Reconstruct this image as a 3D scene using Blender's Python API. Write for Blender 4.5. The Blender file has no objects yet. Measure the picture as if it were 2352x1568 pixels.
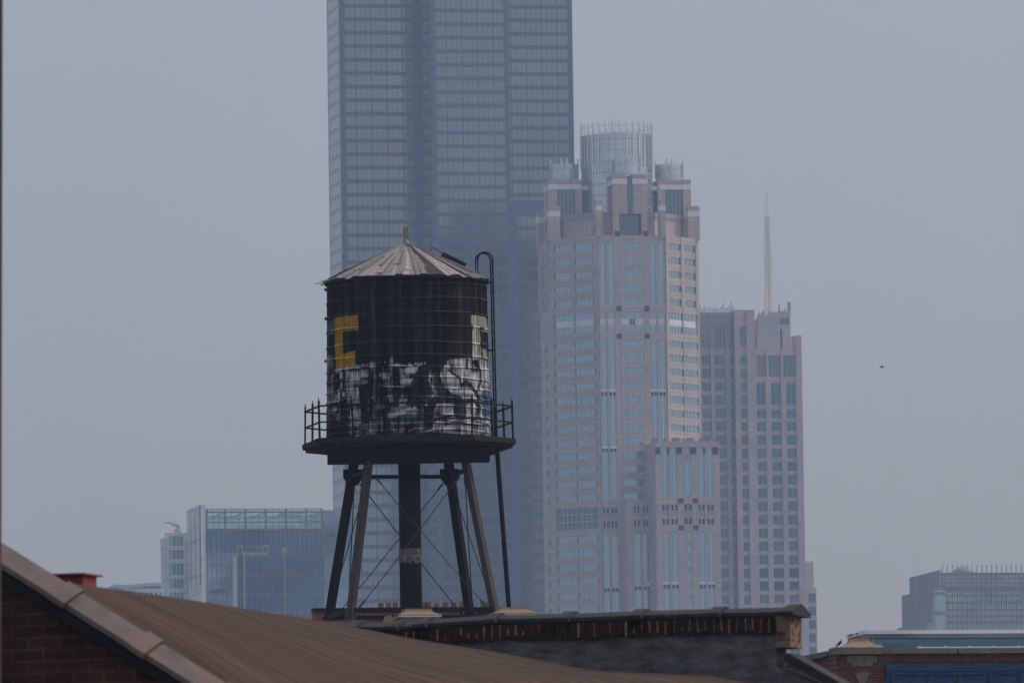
import bpy, math, random
import numpy as np
from mathutils import Vector, Matrix
random.seed(7); rng = np.random.default_rng(5)
SC = bpy.context.scene
COL = SC.collection
R = math.radians

# ------------------------------------------------------------------ camera
FPX, CX, CY = 21533.0, 1176.0, 784.0          # telephoto lens, survey pixels of a 2352 wide print
CAM = Vector((0, 0, 12.0))
PITCH, ROLL = R(4.63), R(0.83)
fw = Vector((0, math.cos(PITCH), math.sin(PITCH)))
rt0 = Vector((1, 0, 0)); up0 = rt0.cross(fw)
rt = rt0 * math.cos(ROLL) - up0 * math.sin(ROLL)
up = up0 * math.cos(ROLL) + rt0 * math.sin(ROLL)
cd = bpy.data.cameras.new('camera'); cam = bpy.data.objects.new('camera', cd); COL.objects.link(cam)
m = Matrix.Identity(4)
for i in range(3):
    m[i][0] = rt[i]; m[i][1] = up[i]; m[i][2] = -fw[i]; m[i][3] = CAM[i]
cam.matrix_world = m
cd.sensor_width = 22.3; cd.lens = FPX / 2352 * 22.3
cd.clip_start = 1; cd.clip_end = 20000
cd.dof.use_dof = True; cd.dof.focus_distance = 319; cd.dof.aperture_fstop = 8.5
SC.camera = cam

def ray(px, py):
    return fw + rt * ((px - CX) / FPX) - up * ((py - CY) / FPX)
def at(px, py, Y):
    d = ray(px, py); return CAM + d * (Y / d.y)

class Frame:
    """local frame of a building: s to the right along its front, t away, z up"""
    def __init__(s, px, py, Y, yaw):
        p = at(px, py, Y); s.o = Vector((p.x, p.y, 0)); s.yaw = yaw
        s.M = Matrix.Translation(s.o) @ Matrix.Rotation(yaw, 4, 'Z'); s.I = s.M.inverted()
    def hit(s, px, py, t=0.0):
        o = s.I @ CAM; d = (s.I.to_3x3()) @ ray(px, py)
        k = (t - o.y) / d.y; p = o + d * k
        return p.x, p.z
    def S(s, px, py, t=0.0): return s.hit(px, py, t)[0]
    def Z(s, px, py, t=0.0): return s.hit(px, py, t)[1]

class Face:
    def __init__(s, ox, oy, ang):
        a = R(ang); s.o = (ox, oy); s.d = (math.cos(a), math.sin(a)); s.n = (math.sin(a), -math.cos(a))
    def p(s, u, out, z):
        return (s.o[0] + s.d[0] * u + s.n[0] * out, s.o[1] + s.d[1] * u + s.n[1] * out, z)

# ------------------------------------------------------------------ mesh building
class MB:
    def __init__(s): s.v = []; s.f = []; s.m = []; s.c = {}
    def add(s, vs, fs, mi=0, col=None):
        b = len(s.v); s.v.extend(tuple(v) for v in vs)
        for f in fs: s.f.append(tuple(b + i for i in f)); s.m.append(mi)
        if col is not None:
            for i in range(b, len(s.v)): s.c[i] = col
    def hexa(s, P, mi=0, col=None):
        s.add(P, [(0, 3, 2, 1), (4, 5, 6, 7), (0, 1, 5, 4), (1, 2, 6, 5), (2, 3, 7, 6), (3, 0, 4, 7)], mi, col)
    def box(s, x0, x1, y0, y1, z0, z1, mi=0, col=None):
        s.hexa([(x0, y0, z0), (x1, y0, z0), (x1, y1, z0), (x0, y1, z0), (x0, y0, z1), (x1, y0, z1), (x1, y1, z1), (x0, y1, z1)], mi, col)
    def fbox(s, F, u0, u1, o0, o1, z0, z1, mi=0, col=None):       # o1 is the outer side
        s.hexa([F.p(u0, o1, z0), F.p(u1, o1, z0), F.p(u1, o0, z0), F.p(u0, o0, z0),
                F.p(u0, o1, z1), F.p(u1, o1, z1), F.p(u1, o0, z1), F.p(u0, o0, z1)], mi, col)
    def prism(s, poly, z0, z1, mi=0, col=None):                   # poly counter-clockwise from above
        n = len(poly); vs = [(x, y, z0) for x, y in poly] + [(x, y, z1) for x, y in poly]
        fs = [tuple(reversed(range(n))), tuple(range(n, 2 * n))] + [(i, (i + 1) % n, n + (i + 1) % n, n + i) for i in range(n)]
        s.add(vs, fs, mi, col)
    def beam(s, a, b, w, h, mi=0, col=None, upv=(0, 0, 1)):
        a = Vector(a); b = Vector(b); d = (b - a).normalized(); u = Vector(upv)
        x = d.cross(u)
        if x.length < 1e-4: x = d.cross(Vector((0, 1, 0)))
        x.normalize(); y = x.cross(d)
        P = []
        for q in (a, b):
            P += [q - x * w / 2 - y * h / 2, q + x * w / 2 - y * h / 2, q + x * w / 2 + y * h / 2, q - x * w / 2 + y * h / 2]
        s.hexa(P, mi, col)
    def tube(s, pts, r, n=8, mi=0, col=None):
        pts = [Vector(p) for p in pts]; rs = r if isinstance(r, (list, tuple)) else [r] * len(pts)
        rings = []
        for i, p in enumerate(pts):
            d = (pts[min(i + 1, len(pts) - 1)] - pts[max(i - 1, 0)]).normalized()
            x = d.cross(Vector((0, 0, 1)))
            if x.length < 1e-3: x = Vector((1, 0, 0))
            x.normalize(); y = x.cross(d)
            rings.append([p + (x * math.cos(2 * math.pi * k / n) + y * math.sin(2 * math.pi * k / n)) * rs[i] for k in range(n)])
        vs = [v for rg in rings for v in rg]; fs = []
        for i in range(len(pts) - 1):
            for k in range(n):
                fs.append((i * n + k, i * n + (k + 1) % n, (i + 1) * n + (k + 1) % n, (i + 1) * n + k))
        fs.append(tuple(range(n))); fs.append(tuple(reversed(range((len(pts) - 1) * n, len(pts) * n))))
        s.add(vs, fs, mi, col)
    def lathe(s, prof, n=32, cx=0, cy=0, mi=0, col=None):
        vs = []; fs = []
        for r, z in prof:
            for k in range(n):
                a = 2 * math.pi * k / n; vs.append((cx + r * math.cos(a), cy + r * math.sin(a), z))
        for i in range(len(prof) - 1):
            for k in range(n):
                fs.append((i * n + k, i * n + (k + 1) % n, (i + 1) * n + (k + 1) % n, (i + 1) * n + k))
        fs.append(tuple(reversed(range(n)))); fs.append(tuple(range((len(prof) - 1) * n, len(prof) * n)))
        s.add(vs, fs, mi, col)
    def build(s, name, mats, parent=None, smooth=False):
        me = bpy.data.meshes.new(name); me.from_pydata(s.v, [], s.f); me.update()
        if not isinstance(mats, (list, tuple)): mats = [mats]
        for mm in mats: me.materials.append(mm)
        me.polygons.foreach_set('material_index', s.m)
        if smooth: me.polygons.foreach_set('use_smooth', [True] * len(s.f))
        if s.c:
            ca = me.color_attributes.new('paint', 'FLOAT_COLOR', 'POINT')
            arr = np.ones((len(s.v), 4), np.float32)
            for i, c in s.c.items(): arr[i, :3] = c
            ca.data.foreach_set('color', arr.ravel())
        o = bpy.data.objects.new(name, me); COL.objects.link(o)
        if parent: o.parent = parent
        return o

def thing(name, label, cat, M=None, group=None):
    o = bpy.data.objects.new(name, None); COL.objects.link(o)
    if M is not None: o.matrix_world = M
    o['label'] = label; o['category'] = cat
    if group: o['group'] = group
    return o
def tag(o, label, cat, group=None):
    o['label'] = label; o['category'] = cat
    if group: o['group'] = group
    return o

# ------------------------------------------------------------------ materials
def new_mat(name):
    mt = bpy.data.materials.new(name); mt.use_nodes = True
    nt = mt.node_tree; b = nt.nodes['Principled BSDF']; return mt, nt, b
def mat(name, col, rough=.8, metal=0.0, var=.25, scale=3.0, bump=0.0, stretch=(1, 1, 1), spec=.3, attr=False, detail=6):
    mt, nt, b = new_mat(name); N = nt.nodes; L = nt.links
    b.inputs['Roughness'].default_value = rough; b.inputs['Metallic'].default_value = metal
    b.inputs['Specular IOR Level'].default_value = spec
    tc = N.new('ShaderNodeTexCoord'); mp = N.new('ShaderNodeMapping'); mp.inputs['Scale'].default_value = stretch
    L.new(tc.outputs['Object'], mp.inputs[0])
    nz = N.new('ShaderNodeTexNoise'); nz.inputs['Scale'].default_value = scale; nz.inputs['Detail'].default_value = detail
    nz.inputs['Roughness'].default_value = .65
    L.new(mp.outputs[0], nz.inputs['Vector'])
    mr = N.new('ShaderNodeMapRange'); mr.inputs[1].default_value = .25; mr.inputs[2].default_value = .75
    mr.inputs[3].default_value = 1 - var; mr.inputs[4].default_value = 1 + var
    L.new(nz.outputs[0], mr.inputs[0])
    mx = N.new('ShaderNodeVectorMath'); mx.operation = 'MULTIPLY'
    if attr:
        at_ = N.new('ShaderNodeAttribute'); at_.attribute_name = 'paint'; L.new(at_.outputs['Color'], mx.inputs[0])
    else: mx.inputs[0].default_value = col
    L.new(mr.outputs[0], mx.inputs[1]); L.new(mx.outputs[0], b.inputs['Base Color'])
    if bump:
        bp = N.new('ShaderNodeBump'); bp.inputs['Strength'].default_value = bump; bp.inputs['Distance'].default_value = .02
        L.new(nz.outputs[0], bp.inputs['Height']); L.new(bp.outputs[0], b.inputs['Normal'])
    return mt
def glass(name, tint, rough=.06, wave=.0, scale=.12, spread=.25):
    """mirror-coated facade glass; every pane a touch different"""
    mt, nt, b = new_mat(name); N = nt.nodes; L = nt.links
    b.inputs['Metallic'].default_value = 1; b.inputs['Roughness'].default_value = rough
    tc = N.new('ShaderNodeTexCoord'); nz = N.new('ShaderNodeTexNoise'); nz.inputs['Scale'].default_value = scale
    nz.inputs['Detail'].default_value = 4
    L.new(tc.outputs['Object'], nz.inputs['Vector'])
    mr = N.new('ShaderNodeMapRange'); mr.inputs[1].default_value = .3; mr.inputs[2].default_value = .7
    mr.inputs[3].default_value = 1 - spread; mr.inputs[4].default_value = 1 + spread
    L.new(nz.outputs[0], mr.inputs[0])
    mx = N.new('ShaderNodeVectorMath'); mx.operation = 'MULTIPLY'; mx.inputs[0].default_value = tint
    L.new(mr.outputs[0], mx.inputs[1]); L.new(mx.outputs[0], b.inputs['Base Color'])
    if wave:
        bp = N.new('ShaderNodeBump'); bp.inputs['Strength'].default_value = wave; bp.inputs['Distance'].default_value = 1
        L.new(nz.outputs[0], bp.inputs['Height']); L.new(bp.outputs[0], b.inputs['Normal'])
    return mt
def bricks(name, c1, c2, mortar, row=.0787, width=.213, gap=.011, axis='x', var=.35, vert=False, bump=.4):
    mt, nt, b = new_mat(name); N = nt.nodes; L = nt.links
    b.inputs['Roughness'].default_value = .9; b.inputs['Specular IOR Level'].default_value = .15
    tc = N.new('ShaderNodeTexCoord'); sp = N.new('ShaderNodeSeparateXYZ'); L.new(tc.outputs['Object'], sp.inputs[0])
    cb = N.new('ShaderNodeCombineXYZ')
    a = {'x': 0, 'y': 1}[axis]
    if vert: L.new(sp.outputs[2], cb.inputs[0]); L.new(sp.outputs[a], cb.inputs[1])
    else: L.new(sp.outputs[a], cb.inputs[0]); L.new(sp.outputs[2], cb.inputs[1])
    # uneven hand-laid joints
    nj = N.new('ShaderNodeTexNoise'); nj.inputs['Scale'].default_value = 6; L.new(tc.outputs['Object'], nj.inputs['Vector'])
    vm = N.new('ShaderNodeVectorMath'); vm.operation = 'SCALE'; vm.inputs['Scale'].default_value = .02
    vs_ = N.new('ShaderNodeVectorMath'); vs_.operation = 'SUBTRACT'; vs_.inputs[1].default_value = (.5, .5, .5)
    L.new(nj.outputs['Color'], vs_.inputs[0]); L.new(vs_.outputs[0], vm.inputs[0])
    va = N.new('ShaderNodeVectorMath'); L.new(cb.outputs[0], va.inputs[0]); L.new(vm.outputs[0], va.inputs[1])
    br = N.new('ShaderNodeTexBrick'); L.new(va.outputs[0], br.inputs['Vector'])
    br.inputs['Color1'].default_value = (*c1, 1); br.inputs['Color2'].default_value = (*c2, 1); br.inputs['Mortar'].default_value = (*mortar, 1)
    br.inputs['Scale'].default_value = 1; br.inputs['Mortar Size'].default_value = gap / 2; br.inputs['Mortar Smooth'].default_value = .3
    br.inputs['Brick Width'].default_value = width; br.inputs['Row Height'].default_value = row
    nz = N.new('ShaderNodeTexNoise'); nz.inputs['Scale'].default_value = 4; nz.inputs['Detail'].default_value = 8
    L.new(tc.outputs['Object'], nz.inputs['Vector'])
    mr = N.new('ShaderNodeMapRange'); mr.inputs[1].default_value = .25; mr.inputs[2].default_value = .75
    mr.inputs[3].default_value = 1 - var; mr.inputs[4].default_value = 1 + var; L.new(nz.outputs[0], mr.inputs[0])
    mx = N.new('ShaderNodeVectorMath'); mx.operation = 'MULTIPLY'; L.new(br.outputs['Color'], mx.inputs[0]); L.new(mr.outputs[0], mx.inputs[1])
    L.new(mx.outputs[0], b.inputs['Base Color'])
    bp = N.new('ShaderNodeBump'); bp.inputs['Strength'].default_value = bump; bp.inputs['Distance'].default_value = .01; bp.invert = True
    L.new(br.outputs['Fac'], bp.inputs['Height']); L.new(bp.outputs[0], b.inputs['Normal'])
    return mt
def panels(name, col, row, width, gap, dark=.6, var=.1, ang=0.0, rough=.6):
    """stone cladding: large slabs with narrow joints, laid out along the wall"""
    mt, nt, b = new_mat(name); N = nt.nodes; L = nt.links
    b.inputs['Roughness'].default_value = rough; b.inputs['Specular IOR Level'].default_value = .3
    tc = N.new('ShaderNodeTexCoord'); sp = N.new('ShaderNodeSeparateXYZ'); L.new(tc.outputs['Object'], sp.inputs[0])
    ad = N.new('ShaderNodeMath'); ad.operation = 'ADD'; mu = N.new('ShaderNodeMath'); mu.operation = 'MULTIPLY'; mu.inputs[1].default_value = 1.0 if ang == 0 else ang
    L.new(sp.outputs[1], mu.inputs[0]); L.new(sp.outputs[0], ad.inputs[0]); L.new(mu.outputs[0], ad.inputs[1])
    cb = N.new('ShaderNodeCombineXYZ'); L.new(ad.outputs[0], cb.inputs[0]); L.new(sp.outputs[2], cb.inputs[1])
    br = N.new('ShaderNodeTexBrick'); L.new(cb.outputs[0], br.inputs['Vector']); br.offset = 0
    c2 = tuple(c * (1 - var) for c in col)
    br.inputs['Color1'].default_value = (*col, 1); br.inputs['Color2'].default_value = (*c2, 1)
    br.inputs['Mortar'].default_value = (*[c * dark for c in col], 1)
    br.inputs['Scale'].default_value = 1; br.inputs['Mortar Size'].default_value = gap / 2; br.inputs['Brick Width'].default_value = width
    br.inputs['Row Height'].default_value = row
    nz = N.new('ShaderNodeTexNoise'); nz.inputs['Scale'].default_value = .15; nz.inputs['Detail'].default_value = 6
    L.new(tc.outputs['Object'], nz.inputs['Vector'])
    mr = N.new('ShaderNodeMapRange'); mr.inputs[1].default_value = .3; mr.inputs[2].default_value = .7
    mr.inputs[3].default_value = 1 - var; mr.inputs[4].default_value = 1 + var; L.new(nz.outputs[0], mr.inputs[0])
    mx = N.new('ShaderNodeVectorMath'); mx.operation = 'MULTIPLY'; L.new(br.outputs['Color'], mx.inputs[0]); L.new(mr.outputs[0], mx.inputs[1])
    L.new(mx.outputs[0], b.inputs['Base Color'])
    return mt

M = {}
M['blackmetal'] = mat('black_anodised_aluminium', (.046, .080, .122), .3, 0, .1, .05, spec=1.0)
M['bronzeglass'] = glass('bronze_mirror_glass', (.27, .262, .258), .1, spread=.10, scale=.05)
M['granite'] = panels('pink_granite', (.55, .42, .38), 1.9, 1.85, .16, .62)
M['granite2'] = panels('grey_pink_granite', (.54, .45, .43), 1.95, 2.4, .14, .7)
M['blueglass'] = glass('blue_facade_glass', (.32, .405, .455), .08, spread=.06, scale=.08)
M['darkglass'] = glass('dark_facade_glass', (.13, .15, .175), .1, spread=.2, scale=.1)
M['voidglass'] = mat('louvre_black', (.025, .028, .035), .6, 0, .1)
M['palestone'] = mat('pale_limestone', (.78, .75, .74), .7, 0, .1, .3)
M['whitemetal'] = mat('pale_metal', (.72, .72, .72), .4, .0, .06)
M['drumglass'] = glass('crown_glass', (.62, .66, .66), .25, spread=.12, scale=.2)
M['greyband'] = mat('grey_spandrel', (.30, .31, .34), .5, 0, .12, .4)
M['cream'] = panels('cream_cladding', (.85, .79, .73), 4.0, 5.0, .18, .6)
M['tealglass'] = glass('teal_window_glass', (.22, .42, .47), .08, spread=.15, scale=.2)
M['officeglass'] = glass('office_curtain_glass', (.13, .175, .23), .12, wave=.0, spread=.45, scale=.07)
M['wavyglass'] = glass('rippled_curtain_glass', (.27, .32, .38), .08, wave=.6, spread=.45, scale=.1)
M['navyglass'] = glass('navy_curtain_glass', (.10, .145, .205), .12, spread=.3, scale=.12)
M['greenglass'] = glass('green_office_glass', (.44, .52, .54), .15, spread=.25, scale=.2)
M['steelpale'] = mat('pale_grey_steel', (.42, .43, .44), .5, 0, .1)
M['sidewall'] = mat('pale_side_cladding', (.34, .345, .36), .6, 0, .2, .3)
M['slate'] = mat('dark_slate_cladding', (.20, .205, .22), .6, 0, .25, .3)
M['palespire'] = mat('pale_spire_metal', (.86, .82, .74), .5, 0, .08, .2)
M['blueglaze'] = glass('deep_blue_glass', (.10, .17, .26), .12, spread=.2, scale=.3)

# ------------------------------------------------------------------ windows of a facade: the 100 that show largest as parts, the rest as one part
class Windows:
    def __init__(s, parent, mats, name='window', bar_d=.12): s.l = []; s.parent = parent; s.mats = mats; s.name = name; s.bar_d = bar_d
    def add(s, F, u0, u1, z0, z1, out=.05, mi=0, bars=(), bar_w=.14, rank=1.0, bmi=None, hb=()):
        s.l.append((-(u1 - u0) * (z1 - z0) * rank, F, u0, u1, z0, z1, out, mi, bars, bar_w, bmi, hb))
    def _w(s, mb, w):
        _, F, u0, u1, z0, z1, out, mi, bars, bw, bmi, hb = w
        mb.fbox(F, u0, u1, -.05, out, z0, z1, mi)
        k = len(s.mats) - 1 if bmi is None else bmi
        for x in bars:
            u = u0 + (u1 - u0) * x; mb.fbox(F, u - bw / 2, u + bw / 2, out + .003, out + s.bar_d, z0 + .01, z1 - .01, k)
        for x in hb:
            z = z0 + (z1 - z0) * x; mb.fbox(F, u0 + .01, u1 - .01, out + .002, out + .16, z - bw / 2, z + bw / 2, k)
    def finish(s, cap=100):
        s.l.sort(key=lambda w: w[0])
        for w in s.l[:cap]:
            mb = MB(); s._w(mb, w); mb.build(s.name, s.mats, s.parent)
        if len(s.l) > cap:
            mb = MB()
            for w in s.l[cap:]: s._w(mb, w)
            o = mb.build('window_rows', s.mats, s.parent); o['kind'] = 'stuff'

# ------------------------------------------------------------------ world, sun, haze, ground
SUN_EL, SUN_ROT = R(54), R(86)
w = bpy.data.worlds.new('World'); SC.world = w; w.use_nodes = True
nt = w.node_tree; bg = nt.nodes['Background']
sky = nt.nodes.new('ShaderNodeTexSky'); sky.sky_type = 'NISHITA'; sky.sun_disc = False
sky.sun_elevation = SUN_EL; sky.sun_rotation = SUN_ROT
sky.air_density = 1.0; sky.dust_density = 6.0; sky.ozone_density = .6; sky.altitude = 0
veil = nt.nodes.new('ShaderNodeMixRGB'); veil.inputs[0].default_value = .65;    # thin overcast with faint uneven cloud
gc = nt.nodes.new('ShaderNodeTexCoord'); cn = nt.nodes.new('ShaderNodeTexNoise'); cn.inputs['Scale'].default_value = 9; cn.inputs['Detail'].default_value = 3
nt.links.new(gc.outputs['Generated'], cn.inputs['Vector'])
cr = nt.nodes.new('ShaderNodeValToRGB'); cr.color_ramp.elements[0].position = .3; cr.color_ramp.elements[1].position = .7
cr.color_ramp.elements[0].color = (1.43, 1.44, 1.57, 1); cr.color_ramp.elements[1].color = (1.68, 1.69, 1.79, 1)
nt.links.new(cn.outputs[0], cr.inputs[0])
gs_ = nt.nodes.new('ShaderNodeSeparateXYZ'); nt.links.new(gc.outputs['Generated'], gs_.inputs[0])
gr_ = nt.nodes.new('ShaderNodeMapRange'); gr_.inputs[1].default_value = .0; gr_.inputs[2].default_value = .14; gr_.inputs[3].default_value = .6; gr_.inputs[4].default_value = 0
nt.links.new(gs_.outputs[2], gr_.inputs[0])
wm = nt.nodes.new('ShaderNodeMixRGB'); wm.inputs[2].default_value = (1.98, 1.80, 1.74, 1)      # paler and warmer towards the horizon
nt.links.new(gr_.outputs[0], wm.inputs[0]); nt.links.new(cr.outputs[0], wm.inputs[1]); nt.links.new(wm.outputs[0], veil.inputs[2])
nt.links.new(sky.outputs[0], veil.inputs[1]); nt.links.new(veil.outputs[0], bg.inputs[0]); bg.inputs[1].default_value = 0.15
sd = bpy.data.lights.new('sun', 'SUN'); sd.energy = 0.5; sd.angle = R(12); sd.color = (1, .97, .93)
so = bpy.data.objects.new('sun', sd); COL.objects.link(so)
sdir = Vector((math.sin(SUN_ROT) * math.cos(SUN_EL), math.cos(SUN_ROT) * math.cos(SUN_EL), math.sin(SUN_EL)))
so.rotation_euler = sdir.to_track_quat('Z', 'Y').to_euler(); so.location = (300, 200, 600)

mb = MB(); mb.add([(-1400, -500, 0), (1400, -500, 0), (1400, 3560, 0), (-1400, 3560, 0)], [(0, 1, 2, 3)])
g = mb.build('ground', mat('city_ground', (.07, .07, .07), .9, 0, .4, .01)); g['kind'] = 'structure'
HAZE_DENS = 1.35e-4
mb = MB(); mb.box(-1420, 1420, -520, 3580, -1, 400)
hz, nt_, b_ = new_mat('haze_air'); nt_.nodes.remove(b_)
pv = nt_.nodes.new('ShaderNodeVolumePrincipled'); pv.inputs['Density'].default_value = HAZE_DENS
pv.inputs['Color'].default_value = (.52, .73, 1.0, 1); pv.inputs['Anisotropy'].default_value = .2
nt_.links.new(pv.outputs[0], nt_.nodes['Material Output'].inputs['Volume'])
hzo = mb.build('haze', hz); hzo['kind'] = 'stuff'

# ================================================================== FAR: black stepped tower
def black_tower():
    fr = Frame(784, 400, 2700, R(10)); T = 22.86; FH = 3.92
    o = thing('skyscraper', 'dark blue-black tower of stepped tubes, rising out of the picture behind the water tank', 'skyscraper', fr.M)
    zref = fr.Z(900, 15)                       # a spandrel centre
    ztop = 384.0; z66 = fr.Z(1260, 478)
    mb = MB()
    # cross plan: north tube, middle tube reaching forward, south tube, core behind
    mb.box(0, T, 0, T, 0, ztop); mb.box(T + .01, 2 * T - .01, -T, 2 * T, 0, ztop - .02); mb.box(2 * T, 3 * T, 0, T, 0, ztop)
    mb.box(2 * T + .05, 3 * T, -T + .04, -.02, 0, z66)
    faces = [(Face(0, 0, 0), 5, ztop, 1.0), (Face(T, -T, 0), 5, ztop, 1.2), (Face(2 * T, 0, 0), 5, ztop, 1.0),
             (Face(0, T, -90), 5, ztop, .3), (Face(T, 0, -90), 5, ztop, .3), (Face(2 * T, -T + .04, 0), 5, z66, .5)]
    W = Windows(o, [M['bronzeglass'], M['blackmetal']], bar_d=.012)
    bay = T / 5
    for fi, (F, nb, zt, rk) in enumerate(faces):
        for k in range(nb + 1):
            hw = .75 if k in (0, nb) else .17
            u = min(max(k * bay, hw), T - hw)
            mb.fbox(F, u - hw, u + hw, .002, .09 if k in (0, nb) else .085, 2, zt - .05)
        k0 = -int((zref - 60) / FH); k1 = int((zt - 3 - zref) / FH)
        for k in range(k0, k1):
            zs = zref + k * FH
            mech = fi == 5 and zs > z66 - 7 and zs < z66 + 2
            mb.fbox(F, .01, T - .01, .001, .07, zs - .57, zs + .57)
            if mech: continue
            for b in range(nb):
                u0 = b * bay + .18; u1 = (b + 1) * bay - .18
                if b == 0: u0 += .45
                if b == nb - 1: u1 -= .45
                up_ = 1 + (zs > z66) * 1.0
                if fi == 2 and (b == 0 or zs < z66): up_ = .1
                W.add(F, u0, u1, zs + .58, zs + FH - .58, .06, 0, (1 / 3, 2 / 3), .12, rk * up_ * (1 + .3 * (zs > 250)))
    mb.build('frame', M['blackmetal'], o)
    W.finish()
    return fr
black_tower()

# ================================================================== FAR: pink granite tower with glass drums
def pink_tower():
    fr = Frame(1378.5, 900, 2560, R(9.5)); A = 18.5; C = 11.2
    o = thing('skyscraper', 'pink granite octagonal tower crowned by one big and several small glass drums', 'skyscraper', fr.M)
    Z = lambda y, t=0: fr.Z(1452, y, t)
    zt = Z(540.5)
    cx, cy = A / 2, C + A / 2
    octa = [(0, 0), (A, 0), (A + C, C), (A + C, C + A), (A, 2 * C + A), (0, 2 * C + A), (-C, C + A), (-C, C)]
    CL = math.hypot(C, C)
    Fc = Face(0, 0, 0); Fl = Face(-C, C, -45); Fr = Face(A, 0, 45); Fn = Face(-C, C + A, -90)
    wl = MB(); wl.prism(octa, 0, zt)
    Wn = Windows(o, [M['blueglass'], M['palestone'], M['darkglass'], M['whitemetal']])
    GS = Windows(o, [M['blueglass'], M['palestone'], M['voidglass'], M['whitemetal']], 'glass_strip')
    strips = [(.3, 1.95), (2.55, 4.3), (14.2, 15.95), (16.55, 18.2)]
    def zx(n): return 545.5 + n / 5.104
    rows1 = [(Z(zx(y)), Z(zx(y + 76))) for y in (62, 222, 386, 548, 711)]
    rows2 = [(Z(781.2 + 31.93 * k), Z(781.2 + 31.93 * k + 15.2)) for k in range(12)]
    rows3 = [(Z(1226.5 + 32.2 * k), Z(1226.5 + 32.2 * k + 16.5)) for k in range(24)]
    rows3 = [r for r in rows3 if r[1] > 20]
    whites = (Z(zx(875)), Z(zx(950)), Z(zx(1027)), Z(zx(1110)))
    mech = (Z(1163), Z(1212))
    def pier(F, u0, u1, z0, z1, d=.45): wl.fbox(F, u0, u1, .002, d, z0, z1)
    def rows(F, L_, cols, rws, rank=1.0, bars=(.25, .5, .75), bw=.06):
        for zt_, zb in rws:
            for u0, u1 in cols:
                Wn.add(F, u0 * L_, u1 * L_, zb, zt_, .05, 0, bars, bw, rank)
    # chamfers
    for F, rk in ((Fl, 1.0), (Fr, .75)):
        c1 = [(.085, .42), (.535, .875)]; c2 = [(.09, .475), (.495, .89)]
        if F is Fr: c1 = [(1 - b, 1 - a) for a, b in reversed(c1)]; c2 = [(1 - b, 1 - a) for a, b in reversed(c2)]
        rows(F, CL, c1, rows1, rk); rows(F, CL, c2, rows2 + rows3, rk)
        for a, b in c2:
            Wn.add(F, a * CL, b * CL, whites[1], whites[0], .05, 0, (.25, .5, .75), .1, rk)
            Wn.add(F, a * CL, b * CL, whites[2] + .03, whites[1] - .03, .07, 1, (), .1, rk)
            Wn.add(F, a * CL, b * CL, whites[3], whites[2], .05, 0, (.25, .5, .75), .1, rk)
            Wn.add(F, a * CL, b * CL, mech[1], mech[0], .05, 2, (.25, .5, .75), .12, rk, 3, (.36, .7))
        g0, g1 = c1[0][1], c1[1][0]
        for a, b in ((0, .08), (g0 + .005, g1 - .02), (.915, 1.0)):
            pier(F, a * CL + .01, b * CL - .01, rows1[-1][1] - .5, zt - .01, .5)
        for a, b in ((0, .045), (c2[0][1] + .003, c2[1][0] - .003), (.955, 1.0)): pier(F, a * CL + .01, b * CL - .01, 10, rows1[-1][1] - .55, .4)
        bands = rows1 + [(whites[0], whites[3])] + rows2 + [mech] + rows3
        for (ta, ba), (tb, bb) in zip(bands[:-1], bands[1:]):
            wl.fbox(F, .02, CL - .02, .001, .30, tb + .05, ba - .05)
            # shadow gap block on the pier line
            if (ba - tb) > 2.6: pass
        wl.fbox(F, .02, CL - .02, .001, .33, rows1[0][0] + .05, zt - .02)
    # north face
    for zt_, zb in rows1 + rows2 + rows3: Wn.add(Fn, 7.4, 11.0, zb, zt_, .05, 2, (.5,), .15, .05)
    for a, b in ((0, 2.2), (4.6, 6.2), (12.4, 14), (16.2, 18.4)): pier(Fn, a + .02, b, Z(700), zt - .01, .5)
    # centre face
    for zt_, zb in rows1 + rows2: Wn.add(Fc, 6.1, 12.4, zb, zt_, .05, 0, (.06, .38, .5, .62, .94), .13, 1.1)
    for a, b in ((whites[0], whites[1]), (whites[2], whites[3])): Wn.add(Fc, 6.1, 12.4, b, a, .05, 0, (.25, .38, .5, .75), .13, 1.1)
    Wn.add(Fc, 6.1, 12.4, whites[2] + .03, whites[1] - .03, .07, 1, (.25, .75), .08, 1.1)
    zm = (whites[1] + whites[2]) / 2
    sq = MB()
    for dx in (-.42, .42):
        for dz in (-.42, .42): sq.fbox(Fc, 9.25 + dx - .34, 9.25 + dx + .34, .071, .12, zm + dz - .34, zm + dz + .34)
    for y0, y1 in ((zx(-75), zx(-15)), (zx(803), zx(865)), (zx(1125), zx(1182))):
        for u in (4.75, 12.55): q_ = MB(); q_.fbox(Fc, u, u + 1.45, .34, .48, Z(y1), Z(y0)); q_.build('dark_square', M['voidglass'], o)
    sq.build('cross_window', M['voidglass'], o)
    def strip(F, u0, u1, z1, z0, rk=3.0): GS.add(F, u0, u1, z0, z1, .05, 0, (.5,), .2, rk, 3)
    def ledge(F, u0, u1, zt_, zb):           # pale ledge over an open black louvre
        GS.add(F, u0, u1, zb, zt_ - 1.0, .04, 2, (.5,), .2, 3, 3)
        GS.add(F, u0 - .1, u1 + .1, zt_ - .95, zt_ - .2, .22, 1, (), .1, 3)
    y6 = lambda n: 832.6 + n / 5.104
    y7 = lambda n: 1119.7 + n / 5.104
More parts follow.
